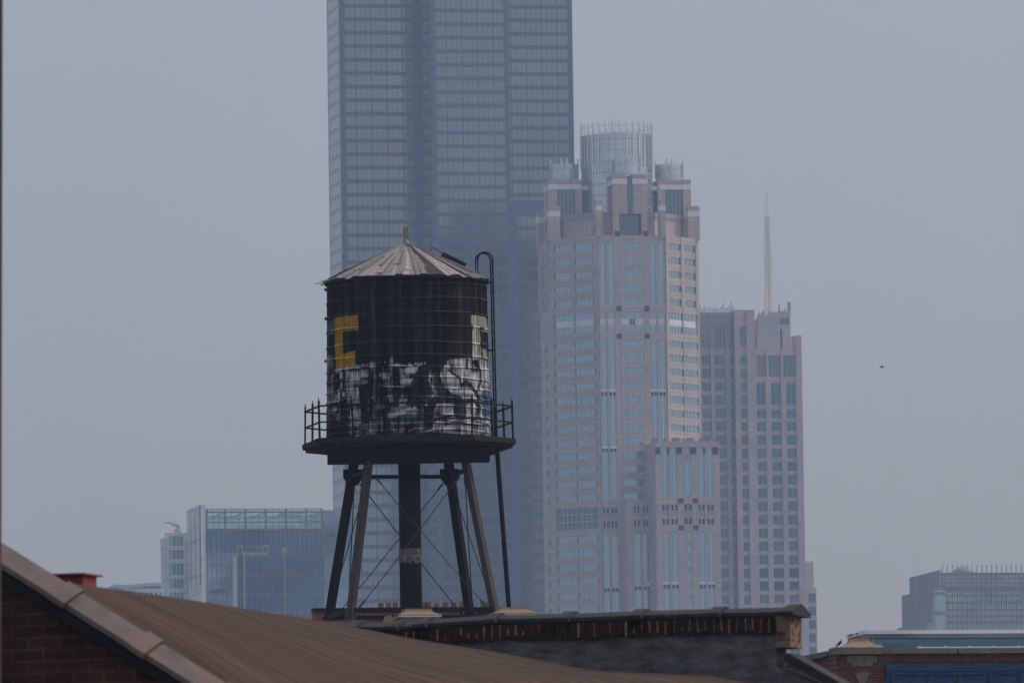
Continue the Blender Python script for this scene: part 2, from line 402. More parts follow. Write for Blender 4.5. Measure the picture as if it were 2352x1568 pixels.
    for i, (a, b) in enumerate(strips):
        strip(Fc, a, b, rows1[0][0], rows1[-1][1])
        strip(Fc, a, b, whites[0], whites[1]); strip(Fc, a, b, whites[2], whites[3])
        GS.add(Fc, a, b, whites[2] + .03, whites[1] - .03, .08, 1, (.5,), .12, 2)
        strip(Fc, a, b, Z(zx(1200)), Z(y6(302))); ledge(Fc, a, b, Z(y6(302)), Z(y6(386)))
        strip(Fc, a, b, Z(y6(390)), Z(y6(965))); ledge(Fc, a, b, Z(y6(965)), Z(y6(1040)))
        strip(Fc, a, b, Z(y6(1045)), Z(y7(143)))
        for q0, q1 in ((238, 300), (390, 468)): GS.add(Fc, a + .1, b - .1, Z(y7(q1)), Z(y7(q0)), .05, 2, (.5,), .2, 1, 3)
        strip(Fc, a, b, Z(y7(555)), Z(y7(1130))); ledge(Fc, a, b, Z(y7(1130)), Z(y7(1215))); strip(Fc, a, b, Z(y7(1220)), 15)
    for a, b in ((.0, .25), (2.0, 2.5), (4.4, 6.0), (12.5, 14.1), (16.0, 16.5), (18.25, 18.5)):
        pier(Fc, a + .005, b - .005, 10, zt - .03, .33)
    bands = rows1 + [(whites[0], whites[3])] + rows2
    for (ta, ba), (tb, bb) in zip(bands[:-1], bands[1:]): wl.fbox(Fc, 6.02, 12.48, .001, .28, tb + .05, ba - .05)
    for ya, yb in ((540.5, zx(60)), (zx(788), zx(872)), (zx(1115), zx(1198)), (y7(147), y7(235)), (y7(472), y7(552))):
        wl.fbox(Fc, .02, A - .02, .001, .36, Z(yb), Z(ya) - .04)
    # ---- front wings
    tA, tB = -14.0, -7.0
    def wing(x0, x1, ytop, t, strip_px, win_px, side):
        s0, s1 = fr.S(x0, 1250, t), fr.S(x1, 1250, t); ztp = fr.Z((x0 + x1) / 2, ytop, t)
        wl.box(s0, s1, t, 1.0 if side else -.5, 0, ztp)
        F = Face(0, t, 0); zz = lambda y: fr.Z((x0 + x1) / 2, y, t); ss = lambda x: fr.S(x, 1250, t)
        return F, zz, ss, s0, s1, ztp
    F, zz, ss, s0, s1, ztp = wing(1507, 1655, 1013.5, tA, None, None, True)
    X = lambda n: 1205.9 + n / 5.104
    xs = [(1613, 1690), (1718, 1795), (2040, 2112), (2142, 2218)]       # strips, read at the middle of the wing
    for a, b in xs:
        u0, u1 = ss(X(a)), ss(X(b))
        strip(F, u0, u1, zz(y6(995)), zz(y7(100)))
        for q0, q1 in ((195, 262), (352, 428)): GS.add(F, u0 + .1, u1 - .1, zz(y7(q1)), zz(y7(q0)), .05, 2, (.5,), .22, 1, 3, (.98,))
        strip(F, u0, u1, zz(y7(515)), zz(y7(1090))); ledge(F, u0, u1, zz(y7(1090)), zz(y7(1175))); strip(F, u0, u1, zz(y7(1178)), 15)
    u0, u1 = ss(X(1872)), ss(X(1962))
    Wn.add(F, u0, u1, zz(y6(1075)), zz(y6(998)), .05, 0, (.5,), .2, 1, 3)
    strip(F, u0, u1, zz(y6(1162)), zz(y7(100)))
    for q0, q1 in ((195, 262), (352, 428)): GS.add(F, u0 + .1, u1 - .1, zz(y7(q1)), zz(y7(q0)), .05, 2, (.5,), .22, 1, 3)
    for k in range(22):
        if zz(y7(600 + 165 * k)) < 16: break
        Wn.add(F, u0, u1, zz(y7(600 + 165 * k)), zz(y7(518 + 165 * k)), .05, 0, (.5,), .2, .9, 3)
    edges = [s0 + .02] + [v for a, b in sorted(xs + [(1872, 1962)]) for v in (ss(X(a)) - .06, ss(X(b)) + .06)] + [s1 - .02]
    for a, b in zip(edges[::2], edges[1::2]): wl.fbox(F, a, b, .002, .33, 10, ztp - .03)
    for ya, yb in ((1013.5, y6(990)), (y7(104), y7(190)), (y7(432), y7(510))): wl.fbox(F, s0 + .03, s1 - .03, .001, .37, zz(yb), zz(ya) - .04)
    sq = MB()
    for a, b in ((1530, 1600), (1680, 1706), (1787, 1852), (1950, 2022), (2105, 2130), (2210, 2280)):
        sq = MB(); sq.fbox(F, max(ss(X(a)), s0 + .05), min(ss(X(b)), s1 - .05), .375, .45, zz(y6(1072)), zz(y6(992))); sq.build('dark_square', M['voidglass'], o)
    for y0, y1 in ((122, 180), (440, 496)):
        for a, b in ((1800, 1865), (1970, 2035)): sq = MB(); sq.fbox(F, ss(X(a)), ss(X(b)), .375, .43, zz(y7(y1)), zz(y7(y0))); sq.build('dark_square', M['voidglass'], o)
    for a, b in ((1505, 1600), (1682, 1706), (1785, 1850), (1950, 2022), (2108, 2135), (2207, 2280)):
        pb = MB(); pb.box(max(ss(X(a)), s0 + .05), min(ss(X(b)), s1 - .05), tA + 3, tA + 5, ztp - .5, fr.Z(1580, y6(878), tA + 3)); pb.build('parapet_block', M['slate'], o)
    # second wing
    F, zz, ss, s0, s1, ztp = wing(1440, 1520, y7(135), tB, None, None, True)
    for a, b in ((1280, 1352), (1385, 1450)):
        u0, u1 = ss(X(a)), ss(X(b))
        for q0, q1 in ((215, 290), (375, 452)): GS.add(F, u0 + .1, u1 - .1, zz(y7(q1)), zz(y7(q0)), .05, 2, (.5,), .22, 1, 3)
        strip(F, u0, u1, zz(y7(540)), zz(y7(1110))); ledge(F, u0, u1, zz(y7(1110)), zz(y7(1195))); strip(F, u0, u1, zz(y7(1200)), 15)
    sl = [s0 + .02, ss(X(1278)), ss(X(1354)), ss(X(1383)), ss(X(1452)), s1 - .02]
    for a, b in zip(sl[::2], sl[1::2]): wl.fbox(F, a, b, .002, .33, 10, ztp - .03)
    for ya, yb in ((y7(135), y7(210)), (y7(456), y7(536))): wl.fbox(F, s0 + .03, s1 - .03, .001, .37, zz(yb), zz(ya) - .04)
    # ---- crown
    zz4 = lambda n, t=0.0: fr.Z(1452, 258.4 + n / 5.104, t)
    class Each:                                    # every band and every glazed bay is a part of its own
        def __init__(s_, name, m_): s_.n = name; s_.m = m_
        def fbox(s_, *a): q_ = MB(); q_.fbox(*a); q_.build(s_.n, s_.m, o)
        def box(s_, *a): q_ = MB(); q_.box(*a); q_.build(s_.n, s_.m, o)
    white = Each('pale_band', M['palestone']); dark = Each('crown_glazing', M['darkglass'])
    # setback wall
    wl.prism([(cx + (x - cx) * .80, cy + (y - cy) * .80) for x, y in octa], zt - .5, zz4(1215, 6))
    gb = MB(); gb.prism([(cx + (x - cx) * .815, cy + (y - cy) * .815) for x, y in octa], zz4(1235, 6), zz4(1178, 6)); gb.build('terrace_band', M['greyband'], o)
    ztow = zz4(720, 0.5); zwb = (zz4(780, .5), zz4(840, .5))
    zpost = zz4(1060, 1.5)
    for k in range(4):
        a = k * 90; ca, sa = math.cos(R(a)), math.sin(R(a))
        def loc(x, y): # tower frame centred on the drum, -y outward
            return (cx + x * ca - y * sa, cy + x * sa + y * ca)
        Ft = Face(*loc(-4.75, -(C + A / 2) + .6), a)        # outer face
        W_ = 9.5; D_ = 9.2
        def b(mb_, u0, u1, d0, d1, z0, z1): mb_.fbox(Ft, u0, u1, -d1, -d0, z0, z1)
        zmid = zz4(1185, .5)
        # front columns and head block
        b(wl, 0, 1.6, 0, 1.8, zt - .5, zmid + .1); b(wl, W_ - 1.6, W_, 0, 1.8, zt - .5, zmid + .1)
        b(wl, -.0, 3.95, 0, 2.2, zmid, ztow); b(wl, W_ - 3.95, W_, 0, 2.2, zmid, ztow)
        b(dark, 3.97, W_ - 3.97, .4, 2.0, zmid, zwb[0])
        b(dark, 1.62, W_ - 1.62, 2.6, 3.0, zt - .4, zmid - .02)
        for u0, u1 in ((-.05, 3.98), (W_ - 3.98, W_ + .05)): b(white, u0, u1, -.06, 2.26, zwb[1], zwb[0])
        # joints of the head block
        # rear columns, side glazing, roof slab
        b(wl, 0, 1.8, D_ - 2, D_, zt - .5, ztow - .02); b(wl, W_ - 1.8, W_, D_ - 2, D_, zt - .5, ztow - .02)
        b(wl, .02, W_ - .02, 2.3, D_ - .02, zwb[0] + .1, ztow - .05)
        b(white, -.06, W_ + .06, 2.3, D_ - .5, zwb[1] + .01, zwb[0] - .01)
        b(dark, .5, W_ - .5, 2.4, D_ - 2.05, zt - .4, zwb[1] - .02)
        for u_ in (.44, W_ - .50):
            for q_ in (3.0, 4.1, 5.2, 6.3): ml = MB(); b(ml, u_, u_ + .06, q_, q_ + .14, zt - .3, zwb[1] - .03); ml.build('crown_mullion', M['steelpale'], o)
        # bridge to the drum
        b(white, 1.0, W_ - 1.0, D_ - .4, D_ + 3.0, zwb[1] - .1, zwb[0] - .3)
        # small drum
        dc = loc(0, -15.7 + 1.0)
        dm = MB(); r = 3.65; zd0, zd1 = ztow - .6, fr.Z(1452, 258.4 + 530 / 5.104, .5)
        dm.lathe([(r, zd0), (r, zd1)], 28, *dc, mi=0)
        for zq in (zd1 - 1.4, zd1 - 4.0, zd1 - 6.5): dm.lathe([(r + .04, zq - .09), (r + .04, zq + .09)], 28, *dc, mi=1)
        for j in range(28): 
            an = 2 * math.pi * j / 28; px_, py_ = dc[0] + (r + .02) * math.cos(an), dc[1] + (r + .02) * math.sin(an)
            dm.box(px_ - .05, px_ + .05, py_ - .05, py_ + .05, zd0, zd1 + .1, 1)
        for j in range(8):
            an = 2 * math.pi * (j + .5 * (j % 2)) / 8 + R(a); px_, py_ = dc[0] + (r + .25) * math.cos(an), dc[1] + (r + .25) * math.sin(an)
            dm.box(px_ - .16, px_ + .16, py_ - .16, py_ + .16, zd1 - 3.5, zd1 + 1.5, 2)
        dm.build('small_drum', [M['drumglass'], M['steelpale'], M['whitemetal']], o)
    # posts on the corners of the octagon
    for (x, y) in octa:
        qx, qy = cx + (x - cx) * .955, cy + (y - cy) * .955
        h = zpost - (0 if abs(y - C) < .1 or abs(y - C - A) < .1 else -.6)
        wid = 3.2 if abs(y - cy) < A / 2 + .1 else 1.6
        wl.box(qx - wid / 2, qx + wid / 2, qy - 1.6, qy + 1.6, zt - .4, h)
        white.box(qx - wid / 2 - .05, qx + wid / 2 + .05, qy - 1.65, qy + 1.65, h - 3.0, h - 1.45)
    wl.build('granite_wall', M['granite'], o)
    dm = MB(); r = 9.75; z0 = zt - .3; z1 = fr.Z(1420, 258.4 + 240 / 5.104, cy - r)
    dm.lathe([(r, z0), (r, z1)], 64, cx, cy, 0)
    nzq = 9
    for q in range(nzq): 
        zq = z1 - 1.6 - q * 3.1; dm.lathe([(r + .05, zq - .10), (r + .05, zq + .10)], 64, cx, cy, 1)
    for j in range(64):
        an = 2 * math.pi * j / 64; px_, py_ = cx + (r + .02) * math.cos(an), cy + (r + .02) * math.sin(an)
        dm.box(px_ - .06, px_ + .06, py_ - .06, py_ + .06, z0, z1 + .05, 1)
    for j in range(32):
        an = 2 * math.pi * (j + .5) / 32; px_, py_ = cx + (r + .2) * math.cos(an), cy + (r + .2) * math.sin(an)
        dm.box(px_ - .13, px_ + .13, py_ - .13, py_ + .13, z1 - 9, z1 + 3.2, 2)
    dm.lathe([(r + .1, z1 + 2.2), (r + .1, z1 + 2.4)], 64, cx, cy, 1) if False else None
    for j in range(64):
        a0 = 2 * math.pi * j / 64; a1 = 2 * math.pi * (j + 1) / 64
        dm.beam((cx + r * math.cos(a0), cy + r * math.sin(a0), z1 + 2.2), (cx + r * math.cos(a1), cy + r * math.sin(a1), z1 + 2.2), .1, .14, 1)
    dm.build('glass_drum', [M['drumglass'], M['steelpale'], M['whitemetal']], o)
    an = MB()
    for sx_, h in ((1400, 276), (1408, 272), (1414, 279)):
        s_, z_ = fr.hit(sx_, h, cy); an.tube([(s_, cy, z1 - 1), (s_, cy, z_)], .06, 6)
    an.build('antenna', M['steelpale'], o)
    ds = MB(); ds_s, ds_z = fr.hit(1353, 540, 3.0)
    ds.lathe([(.1, 0), (.9, .25), (1.5, .8)], 16); dd = ds.build('dish', M['whitemetal'], o); dd.location = (ds_s, 3.0, zt + 1.6); dd.rotation_euler = (R(70), 0, R(60))
    Wn.finish(); GS.finish()
pink_tower()

# ================================================================== FAR: grey pink tower with the spire
def spire_tower():
    fr = Frame(1725, 1000, 2780, R(10.5))
    o = thing('skyscraper', 'grey pink granite tower with a pale twin spire and stepped right edge', 'skyscraper', fr.M)
    X = lambda n: 1550.4 + n / 2.731
    Y1 = lambda n: 402 + n / 2.731
    Y2 = lambda n: 947.5 + n / 2.731
    wl = MB(); W = Windows(o, [M['darkglass'], M['steelpale'], M['greyband']]); fin = MB()
    lean = lambda x, y: x + (y - 1000) * .0145                      # keep vertical edges plumb in the survey
    def blk(x0, x1, yt, t0, t1=30, ref=1000):
        s0, s1 = fr.S(lean(x0, 1000), 1000, t0), fr.S(lean(x1, 1000), 1000, t0); z = fr.Z((x0 + x1) / 2, yt, t0)
        wl.box(s0, s1, t0, t1, 0, z); return s0, s1, z
    # survey x values are read at their own rows; plumb them to row 1000
    pl = lambda x, y: x + (1000 - y) * .0145
    def cols(t, xs, y): return [(fr.S(pl(X(a), y), 1000, t), fr.S(pl(X(b), y), 1000, t)) for a, b in xs]
    def grid(F, t, cs, rws, bars=(.5,), rank=1.0, sp=True, bw=.22):
        for y0, y1 in rws:
            zb, zt_ = fr.Z(1740, y1, t), fr.Z(1740, y0, t)
            if zb < 12: continue
            for u0, u1 in cs: W.add(F, u0, u1, zb, zt_, .04, 0, bars, bw, rank)
    def piers(F, t, cs, s0, s1, z0, z1, d=.5):
        e = [s0] + [v for c in cs for v in (c[0] - .1, c[1] + .1)] + [s1]
        for a, b in zip(e[::2], e[1::2]):
            if b - a > .2: wl.fbox(F, a + .01, b - .01, .002, d, z0, z1 - .05)
    # A: left wing
    tA = 1.5; s0, s1, z = blk(1596, 1693, Y1(862), tA); F = Face(0, tA, 0)
    ca = cols(tA, [(118, 150), (170, 222), (250, 316), (344, 374)], 850)
    grid(F, tA, ca, [(Y1(948), Y1(1078))], (.25, .5, .75)); grid(F, tA, ca, [(Y1(1130 + 83.3 * k), Y1(1188 + 83.3 * k)) for k in range(30)], (.33, .66))
    piers(F, tA, ca, s0 + .02, s1 - .02, 10, z)
    for i in range(19):
        u = s0 + .8 + i * (s1 - s0 - 1.4) / 18; fin.box(u - .14, u + .14, tA - .75, tA - .5, fr.Z(1650, Y1(1075), tA), z + 1.2 + 2.2 * random.random() ** 2)
    # B: middle block
    tB = -.6; s0, s1, z = blk(pl(X(376), 860), pl(X(505), 860), Y1(846), tB); F = Face(0, tB, 0)
    cb = cols(tB, [(418, 456)], 1000)
    grid(F, tB, cb, [(Y1(948), Y1(1075))], (.33, .66)); grid(F, tB, cb, [(Y1(1133 + 83.3 * k), Y1(1190 + 83.3 * k)) for k in range(30)], ())
    piers(F, tB, cb, s0 + .02, s1 - .02, 10, z, .35)
    # C: right wing, three steps
    t2 = 0; s0, s1, z = blk(pl(X(480), 1300), pl(X(814), 1300), Y1(1268), t2); F = Face(0, t2, 0)
    cc = cols(t2, [(512, 566), (603, 663), (699, 756)], 920)
    grid(F, t2, cc, [(Y1(1302), Y1(1436))] + [(Y1(1470 + 83.3 * k), Y1(1526 + 83.3 * k)) for k in range(14)], (.5,), 1.2)
    grid(F, t2, cc, [(Y2(968), Y2(1102))], (.5,)); grid(F, t2, cc, [(Y2(1133 + 83.3 * k), Y2(1190 + 83.3 * k)) for k in range(16)], (.5,))
    piers(F, t2, cc, s0 + .02, s1 - .02, 10, z)
    for k in range(-1, 30):
        zq = fr.Z(1740, Y1(1452 + 83.3 * k), t2)
        if zq > 12 and k > 0: wl.fbox(F, s0 + .03, s1 - .03, .001, .3, zq - .55, zq + .55)
    for k in range(0, 26):                    # green-grey spandrels under each window
        zq = fr.Z(1740, Y1(1540 + 83.3 * k), t2)
        if zq > 15:
            for u0, u1 in cc: W.add(F, u0, u1, zq - 1.2, zq + .6, .035, 2, (.5,), .2, .2)
    # right-hand return bay, with narrow windows, and its steps
    tr = 2.0; s2, s3, z = blk(pl(X(800), 1500), pl(X(821), 1500), Y1(1450), tr); Fq = Face(0, tr, 0)
    for k in range(14):
        zb, zt_ = fr.Z(1850, Y1(1526 + 83.3 * k), tr), fr.Z(1850, Y1(1470 + 83.3 * k), tr); W.add(Fq, s3 - 1.6, s3 - .5, zb, zt_, .04, 0, (), .1, .5)
    s2, s3, z = blk(pl(X(800), 1290), pl(X(866), 1290), Y2(932), tr + 1); s2, s3, z = blk(pl(X(800), 1400), pl(X(886), 1400), Y2(1096), tr - .6)
    Fq = Face(0, tr - .6, 0); c_ = cols(tr - .6, [(836, 880)], 1400)
    for k in range(16):
        zb, zt_ = fr.Z(1860, Y2(1188 + 83.3 * k), tr), fr.Z(1860, Y2(1132 + 83.3 * k), tr)
        if zb > 12: W.add(Fq, c_[0][0], c_[0][1], zb, zt_, .04, 0, (), .1, .8); 
    piers(Fq, tr, c_, s2 + .02, s3 - .02, 10, z, .35)
    # C1 storey
    t1 = 3; s0, s1, z = blk(pl(X(505), 830), pl(X(795), 830), Y1(1088), t1); F = Face(0, t1, 0)
    c1 = cols(t1, [(515, 570), (588, 662), (679, 756)], 830)
    grid(F, t1, c1, [(Y1(1130), Y1(1264))], (.2, .4, .6, .8)); piers(F, t1, c1, s0 + .02, s1 - .02, 100, z)
    blk(pl(X(757), 790), pl(X(795), 790), Y1(1006), 6, 12)
    # fin wall and rear tower with its open slot
    t0 = 9; s0, s1, z = blk(pl(X(512), 740), pl(X(655), 740), Y1(905), t0, 16)
    for i in range(16):
        u = s0 + .4 + i * (s1 - s0 - .8) / 15
        if i < 15: W.add(Face(0, t0, 0), u + .3, u + (s1 - s0 - .8) / 15 - .25, z - 21, z - 1.5, .03, 0, (), .1, .3)
        fin.box(u - .18, u + .18, t0 - .6, t0 - .1, z - 22, z + .8 + 1.5 * random.random())
    s0, s1, z = blk(pl(X(548), 730), pl(X(598), 730), Y1(868), 18, 26)
    for u in np.linspace(s0 + .3, s1 - .3, 4): fin.box(u - .2, u + .2, 17.3, 17.9, z - 6, z + 3.5 * random.random())
    ts = 14; sa, sb, sc_, sd_ = [fr.S(pl(X(q), 760), 1000, ts) for q in (596, 662, 698, 726)]
    zz_ = lambda n: fr.Z(1790, Y1(n), ts)
    wl.box(sa, sb, ts, ts + 10, zz_(1150), zz_(858)); wl.box(sc_ - 1.2, sd_, ts + .02, ts + 10, zz_(1150), zz_(852)); wl.box(sb - .02, sc_, ts + .05, ts + 9.9, zz_(970), zz_(860))
    W.add(Face(0, ts, 0), sb, sc_ + 1, zz_(935), zz_(895), .08, 0, (.5,), .2, .4)
    for u, h in ((sa + 3, 1.5), (sa + 6, 3.0), (sb, 2.6), (sc_, 1.2), (sc_ + 1.5, 3), (sd_ - .4, 3.2)): fin.box(u - .2, u + .2, ts + .5, ts + 1, zz_(860) - 1, zz_(860) + h)
    wl.build('granite_wall', M['granite2'], o); fin.build('fin', M['steelpale'], o)
    # spire
    sp = MB(); tt = 16; SPU = fr.S(pl(X(585), Y1(600)), 1000, tt)
    for dx in (-1, 1):
        for y0, y1, wd, off in ((102, 272, 6, 9), (265, 490, 21, 12.0), (482, 760, 27, 15.0), (745, 880, 32, 17.5)):
            yq = Y1((y0 + y1) / 2); xm = X(581 + (y0 + y1 - 500) * .013)
            u0 = fr.S(pl(xm + (dx * off - wd / 2) / 2.731, yq), 1000, tt); u1 = fr.S(pl(xm + (dx * off + wd / 2) / 2.731, yq), 1000, tt)
            z0_, z1_ = fr.Z(1765, Y1(y1), tt), fr.Z(1765, Y1(y0), tt); r_ = (u1 - u0) / 2
            r_ *= .72; uc = SPU + dx * off * .8 / 2.731 / 7.75; sp.box(uc - r_, uc + r_, tt - r_, tt + r_, z0_, z1_)
    sp.build('spire', M['palespire'], o)
    W.finish()
spire_tower()

# ================================================================== FAR LEFT: glass block with cream wing, dark glass box, hazy hall
def left_blocks():
    X = lambda n: 229.7 + n / 4.096
    Y = lambda n: 1119.7 + n / 4.096
    fr = Frame(467, 1300, 2200, R(10.5))
    o = thing('office_building', 'glass office block with transparent rooftop screen and cream panelled end wall', 'office building', fr.M)
    zr = fr.Z(600, Y(392)); zs = fr.Z(600, Y(195)); zp = fr.Z(467, Y(156))
    s1 = fr.S(742, 1300)
    DEP = 24
    core = MB(); core.box(.6, s1, 0, DEP, 0, zr); core.build('curtain_wall', M['officeglass'], o)
    # rippled part at the left, lying proud of the curtain wall
    rp = MB(); sx_ = fr.S(X(1290), 1300)
    rp.box(.62, sx_, -.25, -.01, 0, zr - 5.5); rp.build('rippled_glazing', M['wavyglass'], o)
    mu = MB()
    F = Face(0, 0, 0)
    n = 24
    for i in range(n + 1):
        u = .9 + (s1 - 1.2) * i / n; mu.fbox(F, u - .05, u + .05, .26, .42, 5, zr - .2)
    for k in range(30):
        z = zr - 4.2 * k
        if z > 5: mu.fbox(F, .7, s1, .25, .36, z - .14, z + .02)
    mu.build('mullion', M['slate'], o)
    # cream end wall facing left, with thin black joints
    en = MB(); en.box(-.5, .58, -.3, DEP * .92, 0, zp); en.build('end_wall', M['cream'], o)
    jn = MB(); Fn = Face(-.5, DEP * .92, -90); L_ = DEP * .92
    for q in (.30, .60): jn.fbox(Fn, L_ * q - .28, L_ * q + .28, .003, .06, fr.Z(430, Y(950), 8), zp - 2)
    jn.fbox(Fn, L_ * .92, L_ * 1.0, .003, .06, fr.Z(462, Y(905)), zp - .2)
    for k in range(1, 16): jn.fbox(Fn, .1, L_ - .1, .001, .03, zp - k * 8.2 * 1.0 - .1, zp - k * 8.2 + .1)
    jn.build('joint', M['slate'], o)
    # rooftop screen: steel frame with green glass
    fm = MB(); Fs = Face(0, .3, 0); xs = [1005, 1180, 1370, 1562, 1752, 1942, 2090]
    us = [fr.S(X(x), Y(300)) for x in xs]
    zq = lambda n: fr.Z(600, Y(n))
    for u in us: fm.box(u - .22, u + .22, .1, .5, zr - .1, zs - .02)
    for y, h in ((197, .14), (226, .38), (268, .16), (322, .3), (387, .25)): fm.box(us[0] - .2, us[-1] + .2, .12, .48, zq(y) - h / 2, zq(y) + h / 2)
    for a, b in zip(us[:-1], us[1:]):
        for q in (.33, .66): fm.box(a + (b - a) * q - .05, a + (b - a) * q + .05, .2, .4, zr, zs - .1)
    for u in us: fm.box(u - .15, u + .15, .5, DEP - 1, zq(226) - .2, zq(226) + .15)
    fm.box(us[0], us[-1], DEP - 1.2, DEP - .8, zq(226) - .3, zq(226) + .2)
    fm.build('screen_frame', M['slate'], o)
    pn = MB(); pn.box(us[0], us[-1], .28, .32, zr, zs - .1); pn2 = MB(); pn2.box(us[0], us[-1], DEP - 1.1, DEP - 1.05, zr, zs - .3)
    mt, nt_, b_ = new_mat('screen_glass'); tr = nt_.nodes.new('ShaderNodeBsdfTransparent'); tr.inputs[0].default_value = (.84, .94, .94, 1)
    gl = nt_.nodes.new('ShaderNodeBsdfGlossy'); gl.inputs['Color'].default_value = (.62, .82, .82, 1); gl.inputs['Roughness'].default_value = .1
    ms = nt_.nodes.new('ShaderNodeMixShader'); ms.inputs[0].default_value = .28
    nt_.links.new(tr.outputs[0], ms.inputs[1]); nt_.links.new(gl.outputs[0], ms.inputs[2]); nt_.links.new(ms.outputs[0], nt_.nodes['Material Output'].inputs[0])
    pn.build('screen_glass', mt, o); pn2.build('screen_glass', mt, o)
    ph = MB(); ph.box(us[2] + .5, us[5] - 1, 10, 18, zr - .1, zq(330)); ph.box(us[5] + 1.2, us[6], 3, 16, zr - .1, zq(240)); ph.box(us[4], us[5] - .5, 6, 9, zq(265), zq(205)); ph.build('rooftop_plant', M['steelpale'], o)
    # return block towards the black tower
    rb = MB(); ra, rb_ = s1 + .02, fr.S(800, 1300, 3); rb.box(ra, rb_, 3, DEP, 0, fr.Z(752, Y(210), 3)); rb.build('side_wing', M['wavyglass'], o)
    # cream wing behind with teal windows
    t = DEP * .93; x0, x1 = fr.S(383.5, 1300, t), fr.S(424.5, 1300, t); zc = fr.Z(400, Y(424), t)
    cw = MB(); cw.box(x0, x1 + 3, t, t + 4.0, 0, zc); cw.box(x0 - .9, x0 + .02, t + .5, t + 4.0, 0, zc - 1.2)
    Fc = Face(0, t, 0)
    Wn = Windows(o, [M['tealglass'], M['cream']])
    prev = zc
    for y0, y1 in ((457, 546), (586, 668), (712, 818), (858, 944), (986, 1070), (1115, 1200), (1245, 1330), (1375, 1460), (1505, 1590)):
        zb, zt_ = fr.Z(400, Y(y1), t), fr.Z(400, Y(y0), t)
        Wn.add(Fc, x0 + .5, x1 - .35, zb, zt_, .04, 0, (.26, .5, .75), .16)
        cw.fbox(Fc, x0 + .01, x1, .002, .3, zt_ + .05, prev - .03); prev = zb - .05
    cw.fbox(Fc, x0 + .005, x0 + .45, .003, .33, 0, zc - .02)
    cw.build('cream_wing', M['cream'], o); Wn.finish()
    # roof crane standing on the cream wing
    P = lambda a, b: (fr.S(X(a), Y(b), t + 2), t + 2, fr.Z(X(a), Y(b), t + 2))
    cr = thing('roof_crane', 'small folded window washing crane on the cream wing roof', 'crane', fr.M)
    c1 = MB(); c1.tube([P(728, 424), P(728, 385)], .75, 10); c1.box(P(705, 420)[0], P(758, 420)[0], t + 1.2, t + 2.8, zc - .05, zc + .5); c1.build('pedestal', M['steelpale'], cr)
    c2 = MB(); c2.tube([P(738, 392), P(742, 362), P(722, 350), P(665, 336)], [.6, .6, .5, .35], 8); c2.build('arm', M['steelpale'], cr)
    c3 = MB(); c3.tube([P(716, 330), P(660, 328), P(602, 325)], [.14, .16, .1], 6); c3.build('jib', M['slate'], cr)
    # ---- dark glass box in front
    f2 = Frame(543.5, 1300, 2000, R(10.5))
    o2 = thing('office_building', 'low dark blue glass box standing in front of the glass block', 'office building', f2.M)
    zt_ = f2.Z(640, Y(633)); s1 = f2.S(744, 1300)
    bx = MB(); bx.box(0, s1, 0, 5, 0, zt_); bx.build('curtain_wall', M['navyglass'], o2)
    mu = MB(); Fb = Face(0, 0, 0)
    for i in range(1, 27): mu.fbox(Fb, s1 * i / 27 - .04, s1 * i / 27 + .04, .003, .12, 4, zt_ - .1)
    for k in range(24):
        z = zt_ - 4 * k
        if z > 4: mu.fbox(Fb, 0, s1, .002, .08, z - .35, z - .2)
    mu.build('mullion', M['greyband'], o2)
    ps = MB()
    for a, b in ((1283, 1292), (1344, 1366), (1732, 1742)): ps.fbox(Fb, max(0, f2.S(X(a), 1340)), f2.S(X(b), 1340), .13, .4, 3, zt_ + .02)
    ps.box(f2.S(X(1336), 1280), f2.S(X(1590), 1280), .5, 1.0, zt_ - .1, f2.Z(600, Y(602))); ps.build('pilaster', M['greyband'], o2)
    for a, b in ((1305, 1350), (1538, 1592), (1730, 1763)):
        dv = MB(); u0, u1 = f2.S(X(a), 1270), f2.S(X(b), 1270); zd = f2.Z(600, Y(542 if a < 1700 else 562))
        dv.tube([(u0, 1.4, zt_ - .05), (u0, 1.4, zd), (u1, 1.4, zd), (u1, 1.4, zd - 1.2)], .13, 6)
        dv.build('davit', M['steelpale'], o2)
    # ---- pale hall almost lost in the haze
    f3 = Frame(255, 1345, 3250, R(10.5))
    o3 = thing('low_building', 'pale low building with arched windows, nearly lost in haze at left', 'building', f3.M)
    u = lambda x: f3.S(x, 1345)
    zt_ = f3.Z(330, 1338)
    rf = MB(); pts = [(u(240), f3.Z(240, 1352)), (u(262), f3.Z(262, 1341)), (u(290), f3.Z(290, 1343)), (u(340), f3.Z(340, 1338)), (u(395), f3.Z(395, 1337))]
    for (a, za), (b, zb) in zip(pts[:-1], pts[1:]):
        rf.hexa([(a, -1, za - 1.2), (b, -1, zb - 1.2), (b, 26, zb - 1.2), (a, 26, za - 1.2), (a, -1, za), (b, -1, zb), (b, 26, zb), (a, 26, za)])
    rf.build('roof', M['steelpale'], o3)
    bd = MB(); bd.box(u(250), u(395), 0, 25, 0, f3.Z(250, 1350)); bd.build('wall', M['palestone'], o3)
    Wn = Windows(o3, [M['darkglass'], M['palestone']])
    for i in range(9):
        a = u(286 + i * 11.5); Wn.add(Face(0, 0, 0), a, a + 1.1, f3.Z(330, 1385), f3.Z(330, 1359), .05, 0, ())
    Wn.finish()
left_blocks()

